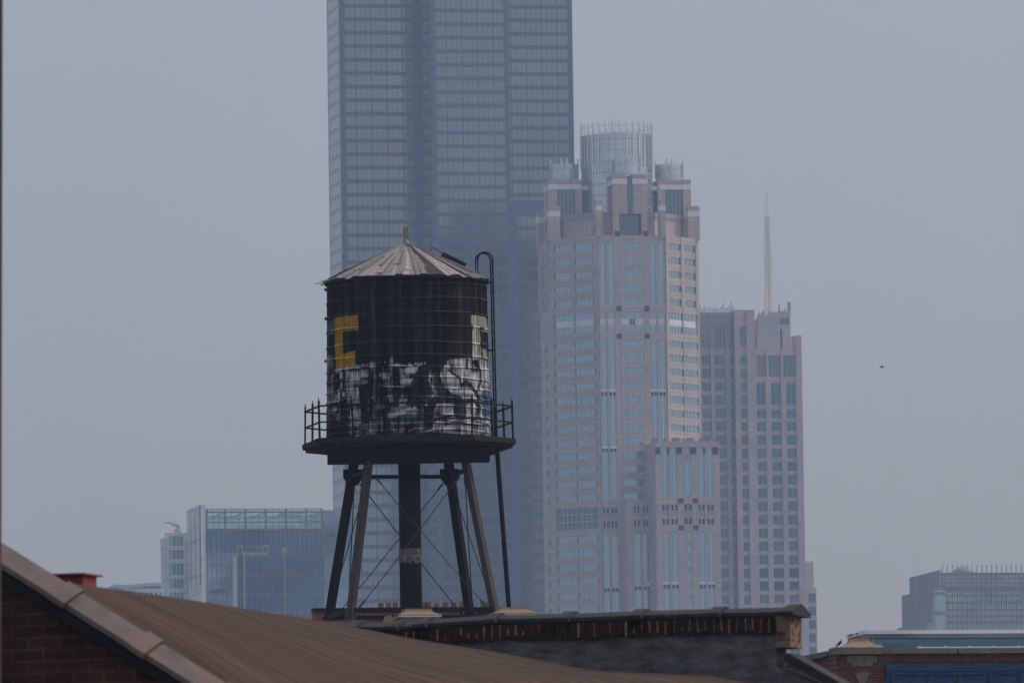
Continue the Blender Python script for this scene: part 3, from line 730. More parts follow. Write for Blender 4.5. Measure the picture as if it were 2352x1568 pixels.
# ================================================================== RIGHT: office block, white roofed glass pavilion
def right_blocks():
    X = lambda n: 1777.8 + n / 4.096
    Y = lambda n: 1281 + n / 4.096
    fr = Frame(2162, 1380, 1700, R(10.5))
    o = thing('office_building', 'stepped pale green glass office block with roof fins at far right', 'office building', fr.M)
    u = lambda x, t=0: fr.S(x, 1380, t)
    zt = fr.Z(2250, Y(146)); wl = MB(); gl = MB()
    s1 = u(2500)
    gl.box(0, s1, 0, 25, 0, zt)
    side = MB(); side.box(-.35, -.01, -.3, 24, 0, fr.Z(2162, Y(113)))
    t2 = -5.0; a2 = u(X(1490), t2); z2 = fr.Z(2141, Y(282), t2)
    gl.box(a2 + .4, -.4, t2, 20, 0, z2 - .3); side.box(a2, a2 + .38, t2 - .2, 20, 0, z2)
    t3 = -9.0; a3 = u(X(1422), t3); z3 = fr.Z(2124, Y(600), t3)
    gl.box(a3 + .4, a2 - .02, t3, 14, 0, z3 - .2); side.box(a3, a3 + .38, t3 - .2, 14, 0, z3)
    gl.build('curtain_wall', M['greenglass'], o); side.build('side_wall', M['sidewall'], o)
    F = Face(0, 0, 0); fn = MB(); n = 60
    for i in range(n):
        x = .3 + i * s1 / n
        if i % 2 == 0: fn.fbox(F, x - .06, x + .06, .002, .30, 20, zt + 1.6)
        else: fn.fbox(F, x - .04, x + .04, .002, .22, 20, zt)
    fn.build('fin', M['steelpale'], o)
    bd = MB()
    for y, h in ((150, .5), (190, .25), (232, .2), (288, .9), (352, .25), (418, .4), (486, .35), (545, .3), (602, .5)):
        z = fr.Z(2250, Y(y)); bd = MB(); bd.fbox(F, .02, s1, .001, .16, z - h / 2, z + h / 2); bd.build('spandrel', M['greyband'], o)
    F2 = Face(0, t2, 0)
    for k in range(9): z = z2 - 1 - 3.6 * k; bd = MB(); bd.fbox(F2, a2 + .42, -.42, .001, .12, z - .3, z + .3); bd.build('spandrel', M['greyband'], o)
    pv_ = MB(); pv_.lathe([(2.4, zt - .2), (2.2, zt + .9), (1.4, zt + 1.5), (.2, zt + 1.7)], 16, u(X(1875)), 6); pv_.build('roof_dome', M['greyband'], o, True)
    # pavilion
    f2 = Frame(1987, 1450, 900, R(10.5))
    o2 = thing('pavilion', 'flat white roof edge over dark blue glass behind the brick parapet', 'pavilion', f2.M)
    v = lambda x, t=0: f2.S(x, 1450, t); z_ = lambda n, t=0: f2.Z(2150, Y(n), t)
    s1 = v(2460); zt, zb = z_(675), z_(709)
    rf = MB(); rf.box(0, s1, 0, 8.5, zb, zt); rf.build('roof', M['whitemetal'], o2)
    sf = MB(); sf.box(.3, s1, .4, 8.3, zb - .35, zb - .003); sf.build('soffit', M['slate'], o2)
    gw = MB(); g0 = v(X(945), 2); gw.box(g0, s1, 2, 8, 0, zb - .36); gw.build('glass_wall', M['blueglaze'], o2)
    cl = MB(); cl.box(v(X(918), 1), v(X(938), 1), .8, 1.3, 0, zb - .36); cl.build('column', M['steelpale'], o2)
    st = MB(); st.box(v(X(945), 1.5), v(X(1200), 1.5), 1.4, 1.9, z_(735, 1.5), zb - .37); st.build('light_strip', M['whitemetal'], o2)
    lo = MB(); lo.box(g0 + .1, v(X(1300)), -1.5, 1.9, 0, z_(790, -1.5)); lo.build('lower_glazing', M['navyglass'], o2)
    l2 = MB(); l2.box(v(X(1305)), s1, -2, 1.85, z_(848, -2), z_(832, -2)); l2.build('lower_edge', M['whitemetal'], o2)
    pe = MB()
    for n_ in (1330, 1565, 1795, 2022, 2255): pe.box(v(X(n_)) - .06, v(X(n_)) + .06, -1.9, -1.8, z_(833, -2) - .01, z_(822, -2))
    pe.build('post', M['whitemetal'], o2)
    Fn = Face(0, 8.5, -90)
    for q, zc in ((1.3, .55), (2.0, .5), (2.6, .5), (4.8, .5)): 
        dk = MB(); dk.fbox(Fn, q, q + .4, .003, .1, zb + (zt - zb) * .4, zb + (zt - zb) * .75); dk.build('vent_slot', M['voidglass'], o2)
right_blocks()

# ================================================================== RIGHT NEAR: brick building with pier, cap and blue boards
M['redbrick'] = bricks('red_brick', (.165, .052, .036), (.075, .030, .025), (.18, .105, .08), .075, .215, .012)
M['redbrick_side'] = bricks('red_brick_side', (.155, .055, .042), (.08, .036, .03), (.17, .10, .08), .075, .215, .012, axis='y')
M['soldier'] = bricks('soldier_brick', (.165, .05, .035), (.07, .03, .024), (.18, .10, .075), .078, .32, .012, vert=True)
M['stone'] = mat('weathered_stone', (.17, .15, .115), .9, 0, .35, 6, .3)
M['terracotta'] = mat('buff_terracotta', (.27, .183, .112), .75, 0, .18, 3, .15)
M['oldwhite'] = mat('chipped_white_paint', (.62, .62, .58), .8, 0, .2, 20)
M['blueboard'] = None
def blue_paint():
    mt, nt, b = new_mat('peeling_blue_paint'); N = nt.nodes; L = nt.links; b.inputs['Roughness'].default_value = .8
    tc = N.new('ShaderNodeTexCoord'); mp = N.new('ShaderNodeMapping'); mp.inputs['Scale'].default_value = (1.2, 1, 9); L.new(tc.outputs['Object'], mp.inputs[0])
    n1 = N.new('ShaderNodeTexNoise'); n1.inputs['Scale'].default_value = 1.6; n1.inputs['Detail'].default_value = 9; n1.inputs['Roughness'].default_value = .7; L.new(mp.outputs[0], n1.inputs['Vector'])
    r1 = N.new('ShaderNodeValToRGB'); r1.color_ramp.elements[0].position = .63; r1.color_ramp.elements[1].position = .69
    r1.color_ramp.elements[0].color = (0, 0, 0, 1); r1.color_ramp.elements[1].color = (1, 1, 1, 1); L.new(n1.outputs[0], r1.inputs[0])
    n2 = N.new('ShaderNodeTexNoise'); n2.inputs['Scale'].default_value = 3; n2.inputs['Detail'].default_value = 6; L.new(mp.outputs[0], n2.inputs['Vector'])
    r2 = N.new('ShaderNodeValToRGB'); r2.color_ramp.elements[0].position = .35; r2.color_ramp.elements[1].position = .72
    r2.color_ramp.elements[0].color = (.010, .028, .085, 1); r2.color_ramp.elements[1].color = (.03, .075, .17, 1); L.new(n2.outputs[0], r2.inputs[0])
    mx = N.new('ShaderNodeMixRGB'); mx.inputs[2].default_value = (.12, .05, .03, 1); L.new(r1.outputs[0], mx.inputs[0]); L.new(r2.outputs[0], mx.inputs[1]); L.new(mx.outputs[0], b.inputs['Base Color'])
    return mt
M['blueboard'] = blue_paint()

def pier_cap(mb, s0, s1, t0, t1, z0, z1, ins, n=10):
    """flared cap: narrow top, concave sides sweeping out to a wide foot"""
    prof = []
    for i in range(n + 1):
        q = i / n; e = ins * (1 - (1 - q) ** 3.2); prof.append((e, z0 + (z1 - z0) * q))
    prof.insert(0, (0, z0 - (z1 - z0) * .10))
    vs = []; fs = []
    for e, z in prof: vs += [(s0 + e, t0 + e, z), (s1 - e, t0 + e, z), (s1 - e, t1 - e, z), (s0 + e, t1 - e, z)]
    for i in range(len(prof) - 1):
        for k in range(4): fs.append((i * 4 + k, i * 4 + (k + 1) % 4, i * 4 + 4 + (k + 1) % 4, i * 4 + 4 + k))
    fs.append((3, 2, 1, 0)); b = (len(prof) - 1) * 4; fs.append((b, b + 1, b + 2, b + 3))
    mb.add(vs, fs)

def brick_corner():
    X = lambda n: 1777.8 + n / 4.096
    Y = lambda n: 1281 + n / 4.096
    fr = Frame(X(600), 1520, 262, R(12))
    o = thing('brick_building', 'red brick building with blue boards and a buff cap on its corner pier', 'building', fr.M)
    u = lambda n, t=0: fr.S(X(n), 1510, t); z = lambda n, t=0: fr.Z(1975, Y(n), t); zr_ = lambda n: fr.Z(2200, Y(n))
    s1 = u(2900); top = z(900); u1 = u(1040)
    wl = MB(); wl.box(u1 + .002, s1, .06, 12, 0, z(978)); wl.build('brick_wall', M['redbrick'], o)
    pr = MB(); pr.box(0, u1, 0, 1.2, 0, z(905)); pr.build('corner_pier', M['redbrick'], o)
    sd = MB(); sd.box(.05, .5, 1.2, 12, 0, z(905) - .02); sd.build('side_wall', M['redbrick_side'], o)
    so_ = MB(); so_.box(u1 + .003, s1, .0, .4, zr_(976), zr_(898)); so_.build('soldier_course', M['soldier'], o)
    # copings
    cg = [u(1022), u(1722), u(2560)]
    for a, b in zip(cg[:-1], cg[1:]):
        cp = MB(); cp.box(a + .015, b - .02, -.1, .5, zr_(896), zr_(846)); cp.build('coping_stone', M['stone'], o)
    cs = MB(); cs.box(-.12, .55, .86, 12.1, z(905), z(858)); cs.build('coping_stone', M['stone'], o)
    pc = MB(); pc.box(u(583), u(1020), -.16, .85, z(903), z(840)); pc.build('pier_coping', M['stone'], o)
    wp = MB(); wp.box(u(588), u(1016), -.165, .83, z(839.5), z(831)); wp.build('flashing', M['oldwhite'], o)
    cap = MB(); pier_cap(cap, u(632), u(1018), -.10, .70, z(829), z(751), .30); cap.build('pier_cap', M['terracotta'], o, False)
    # stone ornaments
    orn = MB(); orn.box(u(686), u(965), -.035, .1, z(985), z(915)); orn.box(u(722), u(925), -.034, .1, z(1018), z(984.5)); orn.build('stone_block', M['stone'], o)
    ks = MB(); a, b, zt_, zb = u(752), u(896), z(1075), z(1200); c0 = (a + b) / 2
    ks.hexa([(c0 - .06, -.035, zb), (c0 + .06, -.035, zb), (c0 + .06, .1, zb), (c0 - .06, .1, zb), (a, -.035, zt_), (b, -.035, zt_), (b, .1, zt_), (a, .1, zt_)]); ks.build('keystone', M['stone'], o)
    bh = MB(); bh.box(u(590), u(622), -.02, .05, z(972), z(915)); bh.build('dark_opening', M['voidglass'], o)
    # blue boards
    fa = MB(); fa.box(u1 + .01, s1, -.07, .05, zr_(1400), zr_(985)); 
    fa.box(u1 + .008, s1, -.12, -.075, zr_(1062), zr_(1010)); fa.box(u1 + .009, s1, -.11, -.074, zr_(1092), zr_(1070))
    for n_ in (1112, 1455, 1740, 2030, 2320, 2620): fa.box(u(n_) - .05, u(n_) + .05, -.115, -.073, zr_(1400), zr_(1093))
    fa.build('blue_board', M['blueboard'], o)
    return fr, u, z
FRB, UB, ZB = brick_corner()

# pigeons
def bird_mat(): return mat('dark_plumage', (.02, .018, .022), .6, 0, .5, 40)
M['plumage'] = bird_mat(); M['birdleg'] = mat('red_bird_leg', (.14, .03, .03), .7)
def skin_body(name, joints, mt, parent=None):
    me = bpy.data.meshes.new(name); me.from_pydata([j[0] for j in joints], [(i, i + 1) for i in range(len(joints) - 1)], []); me.materials.append(mt)
    o = bpy.data.objects.new(name, me); COL.objects.link(o)
    mod = o.modifiers.new('skin', 'SKIN'); 
    for i, j in enumerate(joints): me.skin_vertices[0].data[i].radius = (j[1], j[2] if len(j) > 2 else j[1])
    me.skin_vertices[0].data[0].use_root = True
    mod.use_smooth_shade = True; s = o.modifiers.new('sub', 'SUBSURF'); s.levels = 2; s.render_levels = 2
    if parent: o.parent = parent
    return o
def pigeon():
    # faces right, body tilted; sizes in metres, origin at the feet
    X4 = lambda n: (3320 + n / 9.8) / 1.7415
    Y4 = lambda n: (2500 + n / 9.8) / 1.7415
    t = -.02; s_, z_ = FRB.hit(X4(395), Y4(752), t); z_ = FRB.Z(1975, 1281 + 831 / 4.096, -.165) + .004
    o = thing('pigeon', 'dark pigeon perched on the buff pier cap, facing right', 'pigeon', FRB.M @ Matrix.Translation((s_, t, z_)))
    k = 21533 / 262 * 1.7415 * 9.8 / 1.0     # zoom pixels per metre
    P = lambda x, y: ((x - 395) / k, 0, (752 - y) / k)
    q = lambda n: n / k
    skin_body('body', [(P(215, 745), q(12), q(22)), (P(270, 690), q(26), q(30)), (P(340, 640), q(62), q(58)), (P(400, 595), q(72), q(66)), (P(435, 550), q(56), q(52)), (P(442, 508), q(30), q(28)), (P(440, 487), q(27), q(27)), (P(455, 478), q(16), q(18))], M['plumage'], o)
    bk = MB(); bk.tube([P(462, 482), P(482, 490)], [q(8), q(2)], 6); bk.build('beak', M['plumage'], o)
    for sx_, dy in ((0, -.012), (-38, .014)):
        lg = MB(); a, b = P(382 + sx_, 690), P(404 + sx_, 756); lg.tube([(a[0], dy, a[2]), (b[0], dy, b[2])], q(6), 6); lg.tube([(b[0], dy, b[2]), (b[0] + q(26), dy, b[2] - q(4))], q(5), 6); lg.build('leg', M['birdleg'], o)
    for sg in (-1, 1):
        wg = MB(); pts = [P(430, 575), P(400, 640), P(330, 690), P(235, 740), P(290, 660), P(360, 590)]
        wg.add([(p[0], sg * q(60 - 8 * abs(i - 2)), p[2]) for i, p in enumerate(pts)] + [(p[0], sg * q(70 - 8 * abs(i - 2)), p[2]) for i, p in enumerate(pts)],
               [(0, 1, 2, 3, 4, 5), (11, 10, 9, 8, 7, 6)] + [(i, (i + 1) % 6, 6 + (i + 1) % 6, 6 + i) for i in range(6)]); wg.build('wing', M['plumage'], o)
pigeon()
def flying_bird(px, py, Y, label, size):
    p = at(px, py, Y)
    o = thing('flying_bird', label, 'bird', Matrix.Translation(p) @ Matrix.Scale(size, 4), 'birds flying past the towers')
    skin_body('body', [((-.18, 0, 0), .015), ((-.1, 0, .0), .03), ((0, 0, 0), .055), ((.1, 0, .01), .045), ((.16, 0, .025), .03), ((.2, 0, .02), .012)], M['plumage'], o)
    for sg in (-1, 1):
        mb = MB(); pts = [(.08, sg * .03, .02), (.10, sg * .18, .08), (.03, sg * .36, .05), (-.04, sg * .34, .05), (-.05, sg * .16, .06), (-.08, sg * .03, .015)]
        mb.add(pts + [(x, y, z_ + .012) for x, y, z_ in pts], [(0, 1, 2, 3, 4, 5), (11, 10, 9, 8, 7, 6)] + [(i, (i + 1) % 6, 6 + (i + 1) % 6, 6 + i) for i in range(6)]); mb.build('wing', M['plumage'], o)
flying_bird(2025, 843, 700, 'small dark bird flying in the open sky right of the spire', 1.0)
flying_bird(722, 1088, 800, 'tiny bird flying just below the left corner of the tank platform', .45)


# ================================================================== MIDDLE: brick loft under the water tower
KT = 319 / FPX
FT = Frame(939, 1005, 319, 0.0)
zT = lambda y, t=0.0, x=939: FT.Z(x, y, t)
M['oldbrick'] = bricks('old_orange_brick', (.17, .06, .045), (.10, .045, .036), (.12, .08, .07), .075, .215, .012)
M['flatblack'] = mat('flat_black', (.022, .022, .023), .8, 0, .3, 3, spec=.08)
def loft():
    fr = Frame(939, 1420, 299, R(10))
    o = thing('brick_building', 'brick loft roof under the water tower with buff caps on its parapet', 'building', fr.M)
    Z = lambda y, t=0, x=939: fr.Z(x, y, t)
    S = lambda x, t=0, y=1410: fr.S(x, y, t)
    pw = MB(); pw.box(S(700), S(1500), 0, .4, 0, Z(1428)); pw.build('parapet_wall', M['oldbrick'], o)
    for a, b, y0, y1 in ((913, 1016, 1396.0, 1414.5), (1131, 1237, 1393.8, 1411.5)):
        yb = y1 + 14
        bs = MB(); bs.box(S(a + 8), S(b - 8), -.08, 1.2, Z(yb) - 2, Z(y1) - .03); bs.build('pier', M['stone'], o)
        fl = MB(); fl.box(S(a + 3), S(b - 3), -.12, 1.3, Z(y1) - .028, Z(y1) + .02); fl.build('flashing', M['oldwhite'], o)
        cp = MB(); pier_cap(cp, S(a), S(b), -.1, 1.4, Z(y1) + .05, Z(y0), .30); cp.build('pier_cap', M['terracotta'], o)
    bk = MB(); bk.tube([(S(936), -.05, Z(1412)), (S(936), -.05, Z(1400.5))], .03, 6); 
    sm = MB(); s0, s1, zt_, zb = S(882), S(898), Z(1412.5), Z(1432)
    sm.hexa([(s0, -.1, zb), (s1 + .05, -.1, zb), (s1 + .05, .4, zb), (s0, .4, zb), (s0 + .09, -.1, zt_), (s1, -.1, zt_), (s1, .4, zt_), (s0 + .09, .4, zt_)]); sm.build('coping_end', M['terracotta'], o)
    # roof the tower stands on and the parapet behind it
    zr = zT(1424, -2.6)
    rf = MB(); rf.box(S(742, 16.6), S(1190, 16.6), 16.6, 40, 0, zr); rf.build('upper_roof', M['oldbrick'], o)
    sp = 36.0; bw = MB(); s0, s1 = S(720, sp), S(1152, sp); zt_ = Z(1394.5, sp, 1000)
    bw.box(s0, s1, sp, sp + .4, zr - .5, zt_ - .55); bw.build('rear_parapet', M['oldbrick'], o)
    tl = MB(); n = 62; L_ = (s1 - s0) / n
    for i in range(n):
        tl.box(s0 + i * L_ + .012, s0 + (i + 1) * L_ - .012, sp - .06, sp + .44, zt_ - .549, zt_ - .14 + random.uniform(-.01, .01))
    tl.build('soldier_course', M['tilebrick'], o)
    cp = MB(); cp.box(s0, s1, sp - .1, sp + .5, zt_ - .139, zt_); cp.build('coping', M['flatblack'], o)
    for x, w in ((962, 10), (1003, 9), (1022, 11), (1041, 10), (1092, 9), (1118, 18), (1141, 10), (1161, 12), (1182, 10), (1203, 9), (1224, 10), (1245, 12), (1262, 8)):
        xx = 735.0 + (x) * .3826 - .3826 * 0 ; 
    for zx_, wz in ((640, 38), (716, 40), (788, 40), (1075, 50), (1130, 42), (1218, 42), (1310, 44), (1398, 42), (1486, 42), (1568, 40), (1705, 40), (1765, 34)):
        x = (1280 + zx_ / 2.613) / 1.7415; w_ = wz / 2.613 / 1.7415
        b = MB(); a = S(x - w_ / 2, sp + .2, 1390); c = S(x + w_ / 2, sp + .2, 1390); h = random.uniform(.16, .26)
        b.box(a, c, sp + .05, sp + .35, zt_ + .002, zt_ + h); b.build('brick_stub', M['tilebrick'], o)
M['tilebrick'] = mat('orange_tile_brick', (.24, .10, .07), .85, 0, .35, 2.5)
loft()

# ================================================================== the water tower
def vnoise(x, y, seed):
    g = np.random.default_rng(seed).random((256, 256))
    xi = np.floor(x).astype(int); yi = np.floor(y).astype(int); fx = x - xi; fy = y - yi
    fx = fx * fx * (3 - 2 * fx); fy = fy * fy * (3 - 2 * fy)
    a = g[xi % 256, yi % 256]; b = g[(xi + 1) % 256, yi % 256]; c = g[xi % 256, (yi + 1) % 256]; d = g[(xi + 1) % 256, (yi + 1) % 256]
    return (a * (1 - fx) + b * fx) * (1 - fy) + (c * (1 - fx) + d * fx) * fy
def inpoly(x, y, poly):
    r = np.zeros(x.shape, bool); n = len(poly)
    for i in range(n):
        x0, y0 = poly[i]; x1, y1 = poly[(i + 1) % n]
        if y0 == y1: continue
        c = ((y0 > y) != (y1 > y)) & (x < (x1 - x0) * (y - y0) / (y1 - y0) + x0); r ^= c
    return r
def ell(cx, cy, rx, ry, a=0):
    return [(cx + rx * math.cos(t) * math.cos(a) - ry * math.sin(t) * math.sin(a), cy + rx * math.cos(t) * math.sin(a) + ry * math.sin(t) * math.cos(a)) for t in np.linspace(0, 2 * math.pi, 28, endpoint=False)]
RT, RB = 2.73, 2.80
ZTOP = zT(640, -2.73); ZBOT = zT(1003, -2.8)
K1 = 1 / (KT / (2.34 * 1.7415))                  # print pixels per metre on the tank front
def paint(theta, z):
    """weathered paint on the staves: theta 0 faces the street, z height"""
    X = 1130 + 752 * np.sin(theta)
    Y1 = (ZTOP - z) * K1 + 548
    x = (X - 327.6) / .6964; y = (Y1 - 1170) / .6964
    xa = theta * 2.75                                  # metres round the tank
    fine = .5 * vnoise(xa * 16, z * 1.6, 1) + .5 * vnoise(xa * 30, z * 3.0, 31); fine2 = vnoise(xa * 34 + 9, z * 4, 2); mid = vnoise(xa * 7, z * 1.3, 3); big = vnoise(xa * 1.6, z * 1.6, 4)
    patch = vnoise(xa * 5 + 3, z * 4, 9); band = vnoise(xa * 1.1, z * 9, 14)
    sid = np.floor(xa / .135); stave = np.random.default_rng(3).random(400)[(sid.astype(int)) % 400]
    stave2 = np.random.default_rng(8).random(400)[(sid.astype(int)) % 400]
    joint = np.abs((xa / .135) % 1 - .5) > .46
    jx = x + (mid - .5) * 16 + (fine2 - .5) * 10; jy = y + (fine - .5) * 26
    c = np.empty(x.shape + (3,)); base = .006 + .026 * stave ** 2 + .012 * (fine - .5) + .008 * (big - .5) + .006 * (fine2 - .5); base = np.maximum(base, .003)
    c[..., 0] = base * 1.22; c[..., 1] = base * 1.0; c[..., 2] = base * .85
    def put(mask, col, wear=.35, mild=False):
        keep = mask & ((fine * .42 + fine2 * .22 + patch * .30 + band * .16) + (stave - .5) * .17 * (wear > .3) > wear - (.05 if wear > .3 else 0))
        tone = np.clip(-.16 + 1.45 * fine * (.45 + band) + .40 * (fine2 - .4) + .7 * (patch - .5), .05, 1.35)[..., None]
        if mild: tone = (.55 + .5 * fine + .25 * (fine2 - .5))[..., None]
        c[keep] = (np.array(col) * tone)[keep]
    def stroke(pts, w_, col, wear=.2):
        d = np.full(x.shape, 1e9)
        for (x0, y0), (x1, y1) in zip(pts[:-1], pts[1:]):
            L2 = (x1 - x0) ** 2 + (y1 - y0) ** 2; t = np.clip(((jx - x0) * (x1 - x0) + (jy - y0) * (y1 - y0)) / L2, 0, 1)
            d = np.minimum(d, np.hypot(jx - x0 - t * (x1 - x0), jy - y0 - t * (y1 - y0)))
        put(d < w_, col, wear)
    # one lighter bare board down the middle right, dry streaks at the top
    bare = (xa > .66) & (xa < .86) & (z > ZTOP - 3.0); c[bare] *= 1.9
    dry = (fine > .72) & (z > ZTOP - 3.0); c[dry] *= 1.55
    sten = (xa > -.45) & (xa < -.2); c[sten] *= .45
    G = lambda *p: inpoly(jx, jy, p)
    wt = (.52, .52, .54); gy = (.22, .23, .25); pk = (.30, .25, .28); tl = (.10, .16, .18); ol = (.14, .13, .08); bl = (.12, .20, .30); dk = (.018, .019, .02)
    # a broad washed-out grey coat under all the lettering
    put((y > 285) & (y < 1175), (.15, .15, .16), .60); put((y > 285 + 60 * (mid - .5)) & (y < 900) & (jx > 250) & (jx < 1320), (.22, .215, .225), .62)
    # left edge whites
    put(G((60, -400), (178, -400), (178, -215), (60, -215)), gy, .52); put(G((60, 60), (165, 50), (165, 260), (60, 280)), gy, .5)
    put(G((60, 330), (185, 320), (180, 840), (60, 900)), gy, .55)
    # right hand green
    gr = (.38, .43, .33)
    put(G((2024, -434), (2216, -434), (2240, -230), (2024, -230)), gr, .42, True); put(G((2024, -230), (2133, -230), (2133, 150), (2024, 150)), gr, .36, True); put(G((2150, 0), (2220, 20), (2220, 140), (2150, 140)), gr, .5, True)
    put(G((2020, 130), (2230, 150), (2230, 330), (2060, 300)), gr, .60)
    # thin pale line of overspray along the top of the big lettering
    put(inpoly(jx, jy, [(190, 250), (480, 235), (640, 220), (900, 200), (960, 150), (970, 250), (1480, 225), (1480, 262), (300, 288), (200, 300)]), (.34, .38, .37), .56)
    # big pale areas
    put(G((262, 330), (300, 318), (318, 640), (262, 660), (230, 800), (180, 850), (170, 700), (240, 560)), wt, .50)
    put(G((315, 322), (645, 300), (640, 500), (515, 520), (515, 700), (540, 1100), (525, 1210), (365, 1215), (360, 830), (330, 640)), wt, .44)
    put(G((170, 860), (260, 850), (250, 960), (180, 1000)), gy, .5)
    put(G((720, 305), (965, 295), (962, 420), (860, 540), (740, 800), (620, 900), (640, 640)), (.30, .28, .31), .54)
    put(G((1060, 305), (1305, 295), (1235, 470), (1190, 545), (1060, 540)), wt, .52)
    put(G((820, 535), (1170, 520), (1165, 545), (820, 560)), pk, .5)
    put(G((870, 640), (1155, 625), (1135, 800), (870, 800)), pk, .60)
    put(G((560, 840), (740, 820), (720, 1000), (560, 1010)), (.26, .25, .28), .6)
    put(G((860, 920), (1260, 830), (1290, 870), (960, 960), (860, 980)), wt, .52)
    put(G((1130, 880), (1270, 860), (1240, 1010), (1120, 1030)), tl, .4); put(G((1130, 1150), (1270, 1085), (1270, 1110), (1150, 1185)), gy, .5)
    put(G((370, 1030), (720, 1010), (700, 1170), (370, 1190)), gy, .6)
    put(G((1690, 185), (2000, 150), (2240, 160), (2245, 1200), (1480, 1170), (1490, 900), (1545, 760), (1600, 720), (1790, 735), (1700, 650), (1610, 540), (1570, 380), (1630, 300)), wt, .40)
    # dark sweeping shapes of the lettering
    put(G((960, 280), (1045, 280), (1045, 820), (975, 820)), dk, 0)
    put(G((1310, 290), (1560, 280), (1500, 420), (1520, 560), (1600, 700), (1560, 730), (1500, 900), (1470, 1180), (1360, 1180), (1380, 800), (1150, 800), (1190, 545)), (.035, .042, .044), .1)
    put(G((1400, 300), (1510, 290), (1490, 420), (1520, 520), (1580, 640), (1560, 680), (1480, 700), (1400, 800), (1380, 760), (1470, 560), (1490, 470)), ol, .46)
    put(G((1560, 300), (1620, 300), (1575, 400), (1620, 540), (1720, 650), (1840, 690), (1820, 730), (1600, 720), (1520, 560), (1510, 400)), (.05, .065, .075), .12)
    put(G((1640, 180), (1690, 200), (1620, 300), (1560, 300), (1550, 160)), (.04, .045, .05), .2)
    put(inpoly(jx, jy, ell(1925, 512, 58, 48)), (.13, .145, .17), .2)
    put(G((1900, 500), (1985, 480), (2060, 600), (2120, 700), (2060, 690), (1990, 570)), (.06, .065, .075), .25)
    put(G((1790, 690), (1850, 700), (1910, 830), (1905, 930), (1850, 990), (1785, 965), (1765, 880), (1780, 760)), (.045, .052, .058), .08)
    put(inpoly(jx, jy, ell(2000, 820, 90, 130)) & ~inpoly(jx, jy, ell(1985, 830, 60, 100)), (.14, .14, .14), .4)
    put(G((2120, 590), (2240, 560), (2240, 920), (2130, 930)), bl, .46); put(G((1540, 970), (1720, 950), (1600, 1010)), bl, .5); put(G((1280, 920), (1370, 900), (1350, 1020), (1270, 1030)), bl, .5)
    put(G((2030, 180), (2080, 170), (2100, 300), (2060, 340)), dk, .3); put(G((1940, 160), (1975, 160), (1960, 300), (1930, 320)), dk, .35)
    put(G((180, 330), (265, 325), (240, 560), (190, 560)), dk, .1); put(G((330, 640), (360, 830), (360, 1210), (60, 1210), (60, 1000), (250, 960), (260, 850)), (.022, .02, .02), .15)
    put(G((515, 515), (650, 500), (720, 300), (700, 560), (640, 700), (560, 900), (530, 1000)), dk, .12)
    # outlines and fills of the sprayed letters
    for p_ in ([(1690, 190), (1600, 290), (1572, 400), (1625, 540), (1730, 655), (1850, 690)], [(1850, 690), (1912, 830), (1905, 930), (1850, 992), (1785, 965), (1768, 880), (1785, 700)],
               [(1870, 512), (1925, 462), (1985, 520), (2060, 610)], [(2080, 180), (2130, 330), (2120, 470), (2060, 580)], [(1480, 1020), (1620, 960), (1740, 940)], [(1990, 700), (2090, 780), (2080, 930), (2000, 990)],
               [(1700, 330), (1830, 420), (1860, 560)], [(1560, 740), (1800, 735)], [(1640, 1060), (1800, 1020), (2000, 1060), (2200, 1020)]): stroke(p_, 15, (.035, .04, .045), .15)
    for p_ in ([(330, 330), (350, 640), (385, 900), (380, 1180)], [(530, 520), (640, 505), (650, 420)], [(700, 310), (655, 560), (700, 760), (640, 1000)], [(880, 620), (1155, 640), (1140, 800)]): stroke(p_, 13, (.03, .028, .03), .2)
    for p_ in ([(830, 540), (1165, 535)], [(1155, 640), (1150, 700), (1130, 800)], [(880, 930), (1270, 850)], [(1470, 320), (1440, 470), (1520, 640), (1400, 800)], [(450, 340), (600, 320)], [(870, 800), (880, 650)]): stroke(p_, 9, (.40, .38, .38), .42)
    # black overpaint band with its own jagged lower edge, and the yellow letter piece on top
    put(G((480, 60), (640, 60), (640, 235), (480, 240)), dk, .1)
    ye = (.50, .26, .025)
    Yq = lambda *p: inpoly(x + (fine2 - .5) * 5, y + (fine - .5) * 8, p)
    put(Yq((186, -434), (506, -434), (506, -230), (300, -230), (300, 66), (464, 40), (464, 245), (300, 255), (250, 275), (200, 280)), ye, .12, True)
    put(Yq((300, -20), (345, -20), (345, 66), (300, 66)), dk, .2)
    put(inpoly(jx, jy, [(186, 262), (260, 265), (470, 235), (470, 262), (270, 290), (205, 300)]), (.50, .53, .50), .3)
    # bare wet wood and grime along the foot
    foot = (y > 1180 + 60 * (fine - .5)); c[foot] = np.stack([base * 1.5, base * 1.35, base * 1.2], -1)[foot]
    drip = (vnoise(xa * 40, z * .5, 21) > .80); c[drip & (y < 1180)] *= .35
    c *= (.80 + .42 * stave2)[..., None]
    c[joint] *= .38
    return np.clip(c, .004, .7)

M['tankpaint'] = mat('painted_staves', (1, 1, 1), .85, 0, .22, 18, .25, (1, 1, .15), spec=.04, attr=True)
M['hoop'] = mat('painted_hoop', (1, 1, 1), .55, .0, .25, 20, attr=True)
M['ironblack'] = mat('black_iron', (.014, .013, .013), .7, 0, .35, 5, spec=.08)
M['ironbrown'] = mat('rust_brown_iron', (.075, .062, .056), .75, 0, .3, 4, .1, spec=.08)
M['darkwood'] = mat('dark_wet_timber', (.030, .025, .022), .85, 0, .45, 5, .2, (1, 1, 1), spec=.08)
M['greywood'] = mat('weathered_shingle', (1, 1, 1), .85, 0, .35, 5, .3, attr=True)
M['plankwood'] = mat('pale_old_plank', (.26, .22, .19), .85, 0, .3, 6)

